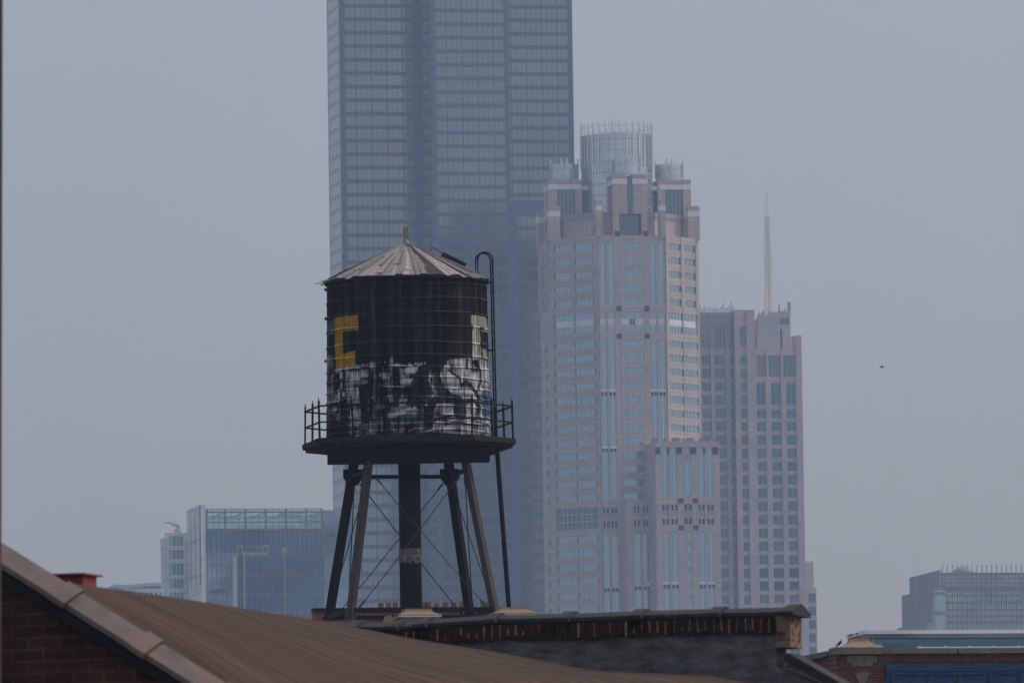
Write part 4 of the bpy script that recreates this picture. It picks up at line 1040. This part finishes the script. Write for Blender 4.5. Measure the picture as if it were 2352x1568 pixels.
def water_tower():
    o = thing('water_tower', 'old wooden rooftop water tank on iron legs with faded graffiti and a ring railing', 'water tower', FT.M)
    # tank
    na, nb, nr = 440, 60, 320
    th = np.concatenate([np.linspace(-1.65, 1.65, na), np.linspace(1.65, 2 * math.pi - 1.65, nb + 2)[1:-1]])
    n = len(th); zs = np.linspace(ZBOT - .12, ZTOP + .1, nr)
    TH, ZZ = np.meshgrid(th, zs); q = (ZZ - zs[0]) / (zs[-1] - zs[0])
    thw = np.where(TH > math.pi, TH - 2 * math.pi, TH)
    groove = (np.abs((thw * 2.75 / .135) % 1 - .5) > .44) * -.010
    rad = RB + (RT - RB) * q + groove
    co = np.stack([rad * np.sin(TH), -rad * np.cos(TH), ZZ], -1).reshape(-1, 3)
    idx = np.arange(n * nr).reshape(nr, n); nx = np.roll(idx, -1, 1)
    fs = np.stack([idx[:-1], nx[:-1], nx[1:], idx[1:]], -1).reshape(-1, 4)
    me = bpy.data.meshes.new('tank'); me.vertices.add(len(co)); me.vertices.foreach_set('co', co.ravel().astype(np.float32))
    me.loops.add(fs.size); me.loops.foreach_set('vertex_index', fs.ravel().astype(np.int32)); me.polygons.add(len(fs))
    me.polygons.foreach_set('loop_start', np.arange(0, fs.size, 4, dtype=np.int32)); me.update(); me.validate()
    col = paint(thw, ZZ).reshape(-1, 3)
    ca = me.color_attributes.new('paint', 'FLOAT_COLOR', 'POINT'); ca.data.foreach_set('color', np.concatenate([col, np.ones((len(col), 1))], 1).astype(np.float32).ravel())
    me.materials.append(M['tankpaint']); tk = bpy.data.objects.new('tank', me); COL.objects.link(tk); tk.parent = o
    # hoops
    for ysrc in (1128, 1185, 1245, 1301, 1363, 1416, 1463, 1507, 1547, 1586, 1622, 1657, 1690, 1716, 1738):
        z = zT(ysrc / 1.7415, -2.76); qq = (z - ZBOT) / (ZTOP - ZBOT); r = RB + (RT - RB) * qq + .012
        ns = 220; ths = np.linspace(-math.pi, math.pi, ns, endpoint=False); ph = random.random() * 6
        wob = .018 * np.sin(ths * 3 + ph) + .008 * np.sin(ths * 11 + ph * 2)
        pc = paint(ths, np.full(ns, z + .03)); lum = pc.mean(1, keepdims=True)
        hc = np.where(lum > .06, np.clip(pc * 2.4, 0, .8), np.clip(pc * 1.2 + .006, 0, .75))  # hoop colour lifted above the pale paint around it, a painted highlight
        mb = MB(); k = 6; rr = .022
        vs = []; 
        for i in range(ns):
            for j in range(k):
                a = 2 * math.pi * j / k; R_ = r + rr * math.cos(a); vs.append((R_ * math.sin(ths[i]), -R_ * math.cos(ths[i]), z + wob[i] + rr * math.sin(a)))
        fs2 = [(i * k + j, ((i + 1) % ns) * k + j, ((i + 1) % ns) * k + (j + 1) % k, i * k + (j + 1) % k) for i in range(ns) for j in range(k)]
        mb.add(vs, fs2)
        for i in range(ns):
            for j in range(k): mb.c[i * k + j] = tuple(hc[i])
        # the bolted lug of the hoop
        ta = random.choice([-.9, -.55, .75, 1.15, 1.5, -1.5]); lc = (.05, .045, .04)
        mb.beam(((r + .04) * math.sin(ta - .04), -(r + .04) * math.cos(ta - .04), z), ((r + .04) * math.sin(ta + .05), -(r + .04) * math.cos(ta + .05), z + .01), .07, .07, 0, lc)
        mb.build('hoop', M['hoop'], o, True)
    # conical shingled roof
    ra = 2.92; ze = zT(632, -2.9); za = zT(557, 0)
    rf = MB(); rf.lathe([(ra - .10, ze - .05), (ra - .12, ze), (.18, za - .07), (.02, za)], 64, col=(.02, .018, .017))
    nbd = 84
    for layer in range(2):
        for i in range(nbd):
            a0 = 2 * math.pi * (i + layer * .5 + random.uniform(-.1, .1)) / nbd; wdt = 2 * math.pi / nbd * random.uniform(.40, .54)
            if random.random() < (.10 if layer == 0 else .35): continue
            r1 = ra + random.uniform(-.10, .05) - (layer * random.uniform(0, .9)); r0 = random.uniform(.12, .5) if layer == 0 else random.uniform(.3, 1.3)
            g_ = random.uniform(.12, .30) * (1.25 if math.cos(a0 - 2.3) < 0 else 1); warm = random.uniform(.86, .96)  # left front boards made lighter, the fall of light put into their colour
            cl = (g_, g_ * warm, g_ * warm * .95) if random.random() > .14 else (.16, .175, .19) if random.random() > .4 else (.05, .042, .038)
            P = []
            lift = .012 + .02 * layer + random.uniform(0, .02)
            for r in (r0, r1):
                zz = ze + (za - ze) * (1 - r / ra) + lift + (random.uniform(-.03, .02) if r == r1 else 0)
                for s_ in (-1, 1):
                    a = a0 + s_ * wdt; P.append((r * math.sin(a), -r * math.cos(a), zz))
            lo = [(x, y, z - .022) for x, y, z in P]
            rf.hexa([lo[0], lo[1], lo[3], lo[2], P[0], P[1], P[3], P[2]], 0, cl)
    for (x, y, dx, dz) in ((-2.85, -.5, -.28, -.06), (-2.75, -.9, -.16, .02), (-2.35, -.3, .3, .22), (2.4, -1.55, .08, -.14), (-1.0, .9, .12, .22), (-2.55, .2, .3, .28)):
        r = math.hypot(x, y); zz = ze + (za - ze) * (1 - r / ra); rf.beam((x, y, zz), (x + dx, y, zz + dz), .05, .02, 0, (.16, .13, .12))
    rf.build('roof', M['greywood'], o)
    fi = MB(); zt_ = zT(524, 0)
    fi.beam((-.05, 0, za - .1), (-.06, 0, zt_), .055, .08); fi.beam((.04, 0, za - .1), (.035, 0, zt_ + .02), .055, .08); fi.lathe([(.16, za - .1), (.10, za + .03), (.05, za + .12)], 10); fi.build('finial', M['plankwood'], o)
    ht = MB(); a = R(97); 
    def rp(r, lift): 
        return Vector((r * math.sin(a), -r * math.cos(a), ze + (za - ze) * (1 - r / ra) + lift))
    ht.beam(rp(1.22, .14), rp(2.0, .12), .6, .16); ht.build('hatch', M['darkwood'], o)
    hd = MB(); hd.tube([rp(1.25, .2), rp(1.0, .26), rp(.88, .25), rp(.86, .15)], .014, 5); hd.build('hatch_handle', M['ironblack'], o)
    # platform: octagonal deck of boards, joists and main beams
    RP = 3.66; zd = zT(1010, -.64)
    ph = R(-10)
    OCT = [(.985, -.174), (.82, .57), (.174, .985), (-.574, .82), (-.985, .174), (-.83, -.56), (-.20, -.83), (.60, -.80)]
    V = lambda k, r=RP: (r * OCT[k % 8][0], r * OCT[k % 8][1])
    octo = [V(k) for k in range(8)]
    dk = MB(); dk.prism(octo, zd - .09, zd)
    for k in range(8):                                    # rim boards, uneven and broken
        a_, b_ = Vector((*V(k, RP + .02), 0)), Vector((*V(k + 1, RP + .02), 0)); nseg = 3
        for i in range(nseg):
            p, q_ = a_.lerp(b_, i / nseg + .004), a_.lerp(b_, (i + 1) / nseg - .004); dz = random.uniform(-.03, .03)
            dk.beam((p.x, p.y, zd - .12 + dz), (q_.x, q_.y, zd - .12 + dz + random.uniform(-.02, .02)), .07, random.uniform(.13, .22))
    dk.build('deck', M['darkwood'], o)
    sk = MB(); sk.prism([V(k, RP - .06) for k in range(8)], zd - .31, zd - .092); sk.build('joist_floor', M['ironblack'], o)
    zl = zT(1062, -1.6)
    bm = MB()
    for y in (-1.9, -.65, .65, 1.9):
        zb_ = zl + (-.05 if y < -1 else .10 if y < 0 else .22 if y < 1 else .36)
        bm.box(-2.75, 2.75, y - .09, y + .09, zb_ + .02, zd - .32); bm.box(-2.75, 2.75, y - .16, y + .16, zb_, zb_ + .05)
    bm.build('main_beam', M['ironblack'], o)
    # railing
    zrail = 1.10
    pts = []
    for k in range(8): pts += [V(k, RP - .05), tuple((Vector(V(k, RP - .05)) + Vector(V(k + 1, RP - .05))) / 2)]
    for (x, y) in pts:
        pm = MB(); l1, l2 = random.uniform(-.03, .03), random.uniform(-.03, .03)
        pm.beam((x, y, zd - .1), (x + l1, y + l2, zd + 1.28), .055, .055); pm.beam((x + l1, y + l2, zd + 1.27), (x + l1 * 1.1, y + l2, zd + 1.38), .02, .03); pm.build('railing_post', M['ironblack'], o)
    for h, t_ in ((zrail, .055), (.55, .05)):
        rm = MB()
        for i in range(16):
            a_, b_ = pts[i], pts[(i + 1) % 16]; rm.beam((*a_, zd + h), (*b_, zd + h), t_, t_)
        rm.build('rail', M['ironblack'], o)
    # legs with splay, gussets, feet
    zf = zT(1424, -2.6)
    ang = {'FR': -35, 'FL': -125, 'BL': 145, 'BR': 55}; top = {}; bot = {}
    for k_, a_ in ang.items():
        top[k_] = Vector((2.37 * math.cos(R(a_)), 2.37 * math.sin(R(a_)), zl)); bot[k_] = Vector((3.55 * math.cos(R(a_)), 3.55 * math.sin(R(a_)), zf))
    for k_ in ang:
        front = k_[0] == 'F'; mm = M['ironbrown'] if front else M['ironblack']; w_ = .235 if front else .27  # front legs brown, back legs black
        lg = MB(); d = (bot[k_] - top[k_]); lg.beam(top[k_] - d * (.01 if front else .085), bot[k_], w_, .22, upv=(math.cos(R(ang[k_])), math.sin(R(ang[k_])), 0)); 
        lg.beam(bot[k_] - d * .07 , bot[k_] + Vector((0, 0, .0)), w_ + .05, .26, upv=(math.cos(R(ang[k_])), math.sin(R(ang[k_])), 0))
        for i in range(6):
            for sx in (-.07, .07):
                b_ = bot[k_] - d * (.012 + .009 * i); lg.beam(b_ + Vector((sx, -.13, 0)), b_ + Vector((sx, -.16, 0)), .03, .03)
        lo = lg.build('leg', mm, o)
        gs = MB(); t_ = top[k_]; gs.prism([(t_.x - .34, t_.y - .05), (t_.x + .34, t_.y - .05), (t_.x + .34, t_.y + .05), (t_.x - .34, t_.y + .05)], t_.z - .28, t_.z + .0)
        gs.hexa([(t_.x - .16, t_.y - .05, t_.z - .55), (t_.x + .16, t_.y - .05, t_.z - .55), (t_.x + .16, t_.y + .05, t_.z - .55), (t_.x - .16, t_.y + .05, t_.z - .55), (t_.x - .34, t_.y - .051, t_.z - .281), (t_.x + .34, t_.y - .051, t_.z - .281), (t_.x + .34, t_.y + .051, t_.z - .281), (t_.x - .34, t_.y + .051, t_.z - .281)])
        if not front: gs.build('gusset_plate', M['ironblack'], lo)
        ft = MB(); b_ = bot[k_]; ft.box(b_.x - .3, b_.x + .3, b_.y - .3, b_.y + .3, zf - .25, zf + .02); ft.build('foot_plate', M['ironblack'], lo)
    ring = ['FL', 'FR', 'BR', 'BL']
    for i in range(4):
        a_, b_ = ring[i], ring[(i + 1) % 4]
        st = MB(); st.beam(top[a_] + Vector((0, 0, -.26)), top[b_] + Vector((0, 0, -.26)), .12, .13); (st.build('top_strut', M['ironblack'], o) if i else None)
        st = MB(); up_ = Vector((0, 0, .36)); st.beam(bot[a_].lerp(bot[b_], .03) + up_, bot[a_].lerp(bot[b_], .97) + up_, .14, .16); st.build('bottom_strut', M['ironblack'], o)
        for p, q_ in ((a_, b_), (b_, a_)):
            t_ = top[p].lerp(top[q_], .07) + Vector((0, 0, -.5)); e_ = bot[q_].lerp(bot[p], .06) + Vector((0, 0, .42))
            rd = MB(); rd.tube([t_, t_.lerp(e_, .35) + Vector((0, 0, -.03)), t_.lerp(e_, .7) + Vector((0, 0, -.04)), e_], .018, 6); rd.tube([t_, t_.lerp(e_, .05)], .035, 6); rd.tube([t_.lerp(e_, .94), e_], .04, 6)
            rd.build('tie_rod', M['ironbrown' if i == 0 else 'ironblack'], o)
    # riser: boxed frost pipe, with a patch where the boarding shows
    rs = MB(); rs.lathe([(.375, zf - .3), (.375, zd - .3)], 24); rs.build('riser', M['riser'], o, True)
    bw = MB()
    z1, z2, z3, z4 = zT(1258, -.4), zT(1274, -.4), zT(1277, -.4), zT(1286, -.4)
    for i in range(26):
        a_ = 2 * math.pi * i / 26
        for (zb, zt_) in ((z2, z1), (z4 - random.uniform(0, .12), z3)):
            p = Vector((.385 * math.sin(a_), -.385 * math.cos(a_), 0)); g_ = random.uniform(.10, .24)
            bw.beam((p.x, p.y, zb), (p.x, p.y, zt_), .088, .02, 0, (g_, g_ * .95, g_ * .88), (p.x, p.y, 0))
    bw.lathe([(.40, z3 - .01), (.40, z3 + .05)], 24, col=(.2, .2, .2)); bw.build('bare_boarding', M['greywood'], o)
    # outer drain pipe and its bracket
    dp = MB(); p0 = Vector((FT.S(1141, 1040, -.2), -.2, zd - .2)); p1 = Vector((FT.S(1171, 1392, -.2), -.2, zf)); dp.tube([p0, p1], .085, 10); dp.build('drain_pipe', M['ironblack'], o)
    br_ = MB(); br_.tube([(p0.x + .02, -.2, zT(1041, -.2)), (1.7, -.9, zT(1058, -.9))], .06, 8); br_.build('pipe_bracket', M['ironblack'], o)
    # ladder with its looped top
    ld = MB(); xl = FT.S(1132, 800, -.3); xe = FT.S(1095, 600, -.3); 
    rr = (xl - xe) / 2; zc = zT(583, -.3) - rr
    for dy, dx in ((-.52, .035), (-.12, -.04)):
        xx = xl + dx
        arc = [(xx - rr + rr * math.cos(t), dy, zc + rr * math.sin(t)) for t in np.linspace(0, math.pi, 14)]
        ld.tube([(xx + .06, dy, zd)] + [(xx + .03, dy, (zd + zc) / 2)] + arc + [(xx - 2 * rr, dy, zc - .62)], .028, 7)
    ld.build('ladder_rail', M['ironblack'], o)
    for i in range(18):
        z = zd + .35 + i * .335
        if z > zc: break
        rg = MB(); rg.tube([(xl + .05, -.52, z), (xl - .02, -.12, z)], .014, 5); rg.build('ladder_rung', M['ironblack'], o)
    lb = MB(); lb.beam((2.7, -.3, zT(807, -.3)), (xl + .08, -.3, zT(807, -.3)), .06, .06); lb.beam((2.7, -.3, zT(1075 - 430, -.3)), (xl, -.3, zT(1075 - 430, -.3)), .05, .05); lb.build('ladder_bracket', M['ironblack'], o)
    # loose plank
    pk = MB(); a_ = Vector((FT.S(975, 1006, -3.2), -3.2, zd + .09)); b_ = Vector((FT.S(1003, 996, -3.0), -2.98, zd + .20)); pk.beam(a_, b_, .16, .05)
    pk = pk.build('plank', M['plankwood']); pk.matrix_world = FT.M; tag(pk, 'short pale plank lying on the tank platform in front of the tank', 'plank')
M['riser'] = mat('tarred_riser', (.020, .019, .019), .8, 0, .35, 2, .2, (1, 1, .4), spec=.08)
water_tower()

# ================================================================== NEAR: fire wall, brown roof and brick gable (out of focus)
GF = Frame(200, 1400, 62, R(-16.7)); L = 23.0
M['tar'] = mat('tarred_wall', (.105, .109, .113), .85, 0, .9, 5.0, 1.0, (.7, 1, 2.0), detail=12)
M['darktile'] = mat('dark_coping_tile', (.034, .034, .035), .8, 0, .4, 5, .1)  # near black because the coping's shade is put into the tile colour
M['firebrick'] = mat('smoked_brick', (.030, .017, .014), .9, 0, .8, 6)
M['mortar'] = mat('cream_mortar', (.26, .19, .11), .9, 0, .8, 5)
def patched():
    mt, nt, b = new_mat('patched_brick_end'); N = nt.nodes; Lk = nt.links; b.inputs['Roughness'].default_value = .9
    tc = N.new('ShaderNodeTexCoord'); mp = N.new('ShaderNodeMapping'); mp.inputs['Scale'].default_value = (9, 9, 17); Lk.new(tc.outputs['Object'], mp.inputs[0])
    n1 = N.new('ShaderNodeTexNoise'); n1.inputs['Scale'].default_value = 1.0; n1.inputs['Detail'].default_value = 5; Lk.new(mp.outputs[0], n1.inputs['Vector'])
    r = N.new('ShaderNodeValToRGB'); e = r.color_ramp.elements; e[0].position = .40; e[0].color = (.10, .022, .014, 1); e[1].position = .50; e[1].color = (.21, .16, .10, 1)
    k = e.new(.44); k.color = (.14, .06, .035, 1); k = e.new(.75); k.color = (.17, .12, .075, 1)
    Lk.new(n1.outputs[0], r.inputs[0]); Lk.new(r.outputs[0], b.inputs['Base Color']); return mt
M['endbrick'] = patched()
M['redpatch'] = mat('exposed_red_brick', (.16, .035, .02), .9, 0, .3, 9)
M['claytile'] = None
def tile_mat():
    mt, nt, b = new_mat('lichened_clay_tile'); N = nt.nodes; Lk = nt.links; b.inputs['Roughness'].default_value = .8
    tc = N.new('ShaderNodeTexCoord'); n1 = N.new('ShaderNodeTexNoise'); n1.inputs['Scale'].default_value = 4; n1.inputs['Detail'].default_value = 8; Lk.new(tc.outputs['Object'], n1.inputs['Vector'])
    r = N.new('ShaderNodeValToRGB'); e = r.color_ramp.elements
    e[0].position = .3; e[0].color = (.075, .052, .043, 1); e[1].position = .74; e[1].color = (.21, .11, .07, 1); k = r.color_ramp.elements.new(.5); k.color = (.125, .10, .097, 1)
    Lk.new(n1.outputs[0], r.inputs[0]); Lk.new(r.outputs[0], b.inputs['Base Color']); return mt
M['claytile'] = tile_mat()
def saddle_tile(mb, a, b, width, hgt, collar, v0):
    """saddleback coping tile from a to b (u,z pairs) with a raised collar at the far end"""
    au, az = a; bu, bz = b; L_ = math.hypot(bu - au, bz - az); d = ((bu - au) / L_, (bz - az) / L_); nrm = (-d[1], d[0])
    def ring(q, k):
        u, z = au + d[0] * q, az + d[1] * q; w_ = width / 2 * k; h = hgt * k
        prof = [(-w_, -.035), (-w_, 0), (-w_ * .45, h * .62), (0, h), (w_ * .45, h * .62), (w_, 0), (w_, -.035)]
        return [(u + nrm[0] * y, v0 + x, z + nrm[1] * y) for x, y in prof]
    qs = [(0, .93), (L_ - .13, .97), (L_ - .125, 1 + collar), (L_ - .005, 1 + collar)]
    vs = []; fs = []
    for q, k in qs: vs += ring(q, k)
    m_ = 7
    for i in range(len(qs) - 1):
        for j in range(m_): fs.append((i * m_ + j, i * m_ + (j + 1) % m_, (i + 1) * m_ + (j + 1) % m_, (i + 1) * m_ + j))
    fs.append(tuple(reversed(range(m_)))); fs.append(tuple(range(3 * m_, 4 * m_)))
    mb.add(vs, fs)

far_px = [(850, 1446), (940, 1464), (1043, 1481), (1160, 1499), (1263, 1519), (1338, 1534), (1399, 1541), (1520, 1546), (1645, 1552), (1733, 1568)]
far = [GF.hit(x, y, L) for x, y in far_px]
def zfar(u):
    us = [p[0] for p in far]; zs = [p[1] for p in far]
    if u < us[0]: return zs[0] + (us[0] - u) * .24
    if u > us[-1]: return zs[-1] - (u - us[-1]) * .30
    return float(np.interp(u, us, zs))
def interp3(pts, w):
    n = len(pts) - 1; i = max(0, min(n - 1, int(math.floor(w * n)))); q = w * n - i
    return tuple(pts[i][k] * (1 - q) + pts[i + 1][k] * q for k in range(3))
VN = .30
near_px = [(150, 1337), (248, 1400), (345, 1462), (410, 1512), (480, 1572), (640, 1706)]
NC = [(GF.hit(x, y, VN)[0], VN, GF.hit(x, y, VN)[1]) for x, y in near_px]
FC0 = [GF.hit(x, y, L) for x, y in far_px + [(1990, 1605)]]
def fc(w):
    us = np.linspace(0, 1, len(FC0)); return (float(np.interp(w, us, [p[0] for p in FC0])), L - .01, float(np.interp(w, us, [p[1] for p in FC0])))
def roof_pt(w, v):
    """ruled brown roof: from the line behind the gable coping to its line on the fire wall; w<0 is the far side of the ridge"""
    q = (v - VN) / (L - .01 - VN); ww = max(w, 0)
    n = interp3(NC, ww); f = fc(ww)
    p = [n[k] * (1 - q) + f[k] * q for k in range(3)]
    p[2] += .018 * math.sin(math.pi * q) * (1 - ww) + .012 * math.sin(9 * q + 5 * ww) * q * (1 - q)
    if w < 0: p[0] += w * 8; p[2] += w * 5.5
    return tuple(p)
def fire_wall():
    o = thing('fire_wall', 'tarred dark fire wall with saddle tile coping and a patched brick end', 'wall', GF.M)
    H = lambda x, y, t=L: GF.hit(x, y, t)
    topl = [(690, 1431), (826, 1432), (920, 1432), (985, 1424), (1145, 1414), (1314, 1411), (1480, 1405), (1660, 1400), (1832, 1397)]
    T_ = [H(x, y + 7) for x, y in topl]; xe_ = H(1783, 1450)[0]
    wl = MB(); W_ = .34
    for (a, za), (b, zb) in zip(T_[:-1], T_[1:]):
        b = min(b, xe_)
        wl.hexa([(a, L, 0), (b, L, 0), (b, L + W_, 0), (a, L + W_, 0), (a, L, za - .16), (b, L, zb - .16), (b, L + W_, zb - .16), (a, L + W_, za - .16)])
    e0 = H(1815, 1494); e1 = H(1950, 1571); e2 = H(2100, 1655)
    ue = T_[-1][0]
    ue = xe_
    wl.hexa([(ue - .002, L, 0), (e2[0], L, 0), (e2[0], L + W_, 0), (ue - .002, L + W_, 0), (ue - .002, L, e0[1] - .14), (e2[0], L, e2[1] - .05), (e2[0], L + W_, e2[1] - .05), (ue - .002, L + W_, e0[1] - .14)])
    wl.build('tarred_face', M['tar'], o)
    # coping tiles
    n_ = len(T_)
    for i in range(n_ - 1):
        mb = MB(); saddle_tile(mb, T_[i], T_[i + 1], .42, .052, .34 if i < n_ - 2 else .5, L + .17); mb.build('coping_tile', M['darktile'], o)
    # row of bricks on edge under the coping
    rb = MB(); a0 = H(846, 1450)[0]; a1 = H(1783, 1420)[0]; pitch = .0745; i = 0; u = a0
    us = [p[0] for p in T_]; zs = [p[1] for p in T_]
    while u < a1:
        zt_ = float(np.interp(u, us, zs)) - .055; d = random.uniform(-.006, .006)
        rb.box(u + .007, u + pitch - .008, L - .035 + d, L + .01, zt_ - .135 + random.uniform(-.01, .01), zt_, 0)
        if random.random() < .72: rb.box(u - .010, u + random.uniform(.0, .008), L - .028 + random.uniform(-.008, .004), L + .01, zt_ - random.choice([.13, .12, .10, .07]), zt_ - random.choice([0, .0, .03, .06]), 1)
        u += pitch
    rb.build('brick_course', [M['firebrick'], M['mortar']], o)
    # patched end
    z0, z1 = H(1810, 1486)[1], H(1810, 1419)[1]; x0, x1 = H(1783, 1450)[0], H(1816, 1450)[0]
    en = MB(); en.box(x0, x1 + .005, L - .03, L + W_ + .03, z0, z1 + .04); en.build('brick_end', M['endbrick'], o)
    # sloping coping beyond the end
    sc_ = MB(); a = e0; b = e2
    d = Vector((b[0] - a[0], 0, b[1] - a[1])).normalized(); nn = Vector((-d.z, 0, d.x))
    for s_, vv0, vv1, h0, h1 in ((0, -.06, W_ + .06, -.10, -.02),):
        P = []
        for hh in (h0, h1):
            for (q, vv) in ((a, vv0), (b, vv0), (b, vv1), (a, vv1)): 
                p = Vector((q[0], L + vv, q[1])) + nn * hh; P.append(tuple(p))
        sc_.hexa(P)
    sc_.build('sloping_coping', M['darktile'], o)
fire_wall()

M['rollroof'] = mat('brown_roll_roofing', (.072, .047, .034), .95, 0, .55, 1.7, .8, (.30, 1.7, .3), spec=.1)
M['roofseam'] = mat('roofing_seam', (.060, .040, .030), .95, 0, .5, 2.5, spec=.1)
M['gablebrick'] = bricks('dark_gable_brick', (.058, .026, .020), (.036, .020, .017), (.105, .046, .032), .0787, .213, .014, var=.45)
def gable():
    o = thing('brick_gable_building', 'dark brick gable with lichened tile coping and a brown roll roof behind', 'building', GF.M)
    H = lambda x, y, t=0.0: GF.hit(x, y, t)
    # roof
    mb = MB(); nu, nv = 80, 70; ws = [-.35, -.1, -.02] + [i / nu for i in range(nu + 1)]; nw = len(ws)
    for j in range(nv + 1):
        v = VN + (L - .01 - VN) * j / nv
        for w_ in ws:
            x, y, z = roof_pt(w_, v); mb.v.append((x, y, z))
    for j in range(nv):
        for i in range(nw - 1):
            a = j * nw + i; mb.f.append((a, a + 1, a + nw + 1, a + nw)); mb.m.append(0)
    v = 1.1
    while v < L - .5:                                      # lapped seams of the roofing rolls
        for i in range(60):
            A, B_ = roof_pt(i / 60, v), roof_pt((i + 1) / 60, v); A2, B2 = roof_pt(i / 60, v + .06), roof_pt((i + 1) / 60, v + .06)
            sh = lambda p, d: (p[0], p[1], p[2] + d)
            mb.hexa([sh(A, -.02), sh(B_, -.02), sh(B2, -.02), sh(A2, -.02), sh(A, .002), sh(B_, .002), sh(B2, .002), sh(A2, .002)], 1)
        v += random.uniform(1.6, 2.6)
    mb.build('roof', [M['rollroof'], M['roofseam']], o, False)
    # gable wall below the coping line
    pA = H(8, 1253); pB = H(440, 1524); sl = (pB[1] - pA[1]) / (pB[0] - pA[0])
    zc = lambda u: pA[1] + sl * (u - pA[0])
    ua, ub, uc = pA[0] - 1.4, pA[0] + 4.2, pA[0] + 9
    wl = MB(); poly = [(ua - 5, 0), (uc, 0), (uc, zc(ub) - .2), (ub, zc(ub) - .2), (ua, zc(ua) - .2), (ua - 5, zc(ua) - .2 + 5 * sl)]
    n_ = len(poly); wl.add([(u, 0.02, z) for u, z in poly] + [(u, .28, z) for u, z in poly], [tuple(range(n_)), tuple(reversed(range(n_, 2 * n_)))] + [(i, n_ + i, n_ + (i + 1) % n_, (i + 1) % n_) for i in range(n_)])
    wl.build('gable_wall', M['gablebrick'], o)
    fl = MB(); fl.hexa([(ua, -.03, zc(ua) - .245), (ub, -.03, zc(ub) - .245), (ub, .28, zc(ub) - .245), (ua, .28, zc(ua) - .245), (ua, -.03, zc(ua) - .17), (ub, -.03, zc(ub) - .17), (ub, .28, zc(ub) - .17), (ua, .28, zc(ua) - .17)])  # plain black strip running below the coping tiles
    fl.build('under_coping_strip', M['flatblack'], o)
    j1 = H(158, 1334)[0]; stp = H(342, 1450)[0] - j1
    for k in range(-2, 6):
        if k == -1: continue
        a, b = j1 + (k - (2 if k == 0 else 1)) * stp, j1 + k * stp
        t = MB(); saddle_tile(t, (a, zc(a) - .115), (b, zc(b) - .115), .36, .098, .17, .13); t.build('coping_tile', M['claytile'], o)
    # red roof vent standing on the roof behind the coping
    v = 7.0
    s0, s1 = GF.S(124, 1330, v), GF.S(191, 1330, v); zt_ = GF.Z(160, 1321, v)
    ve = thing('roof_vent', 'red metal roof vent poking up behind the tile coping', 'roof vent', GF.M)
    b = MB(); b.box(s0, s1, v, v + .3, zt_ - 1.2, zt_); b.build('box', M['redpaint'], ve)
    c = MB(); c.box(s0 - .06, GF.S(200, 1320, v), v - .06, v + .36, zt_ + .002, GF.Z(160, 1316.5, v)); c.build('lid', M['redlid'], ve)
M['redpaint'] = mat('red_vent_paint', (.30, .035, .03), .6, 0, .3, 12)
M['redlid'] = mat('faded_red_lid', (.24, .06, .05), .6, 0, .3, 12)
gable()

pl = MB(); p0 = at(-6, 700, 57); p1 = at(14, 2600, 57); pl.tube([at(-16, 0 - 900, 57), at(-3, 0, 57), at(-7 + .0145 * 1568 * 0 , 1568, 57), at(-7, 2500, 57)], .025, 12)
pl = pl.build('steel_pole', mat('brown_pole_paint', (.06, .045, .038), .5, 0, .3, 5)); tag(pl, 'thin brown pole running up the left edge of the photo', 'pole')

# ------------------------------------------------------------------ render settings
SC.view_settings.view_transform = 'Standard'; SC.view_settings.look = 'None'; SC.view_settings.gamma = 1
SC.view_settings.exposure = 0.66
SC.cycles.use_denoising = True
SC.cycles.max_bounces = 6; SC.cycles.volume_bounces = 1; SC.cycles.transparent_max_bounces = 8
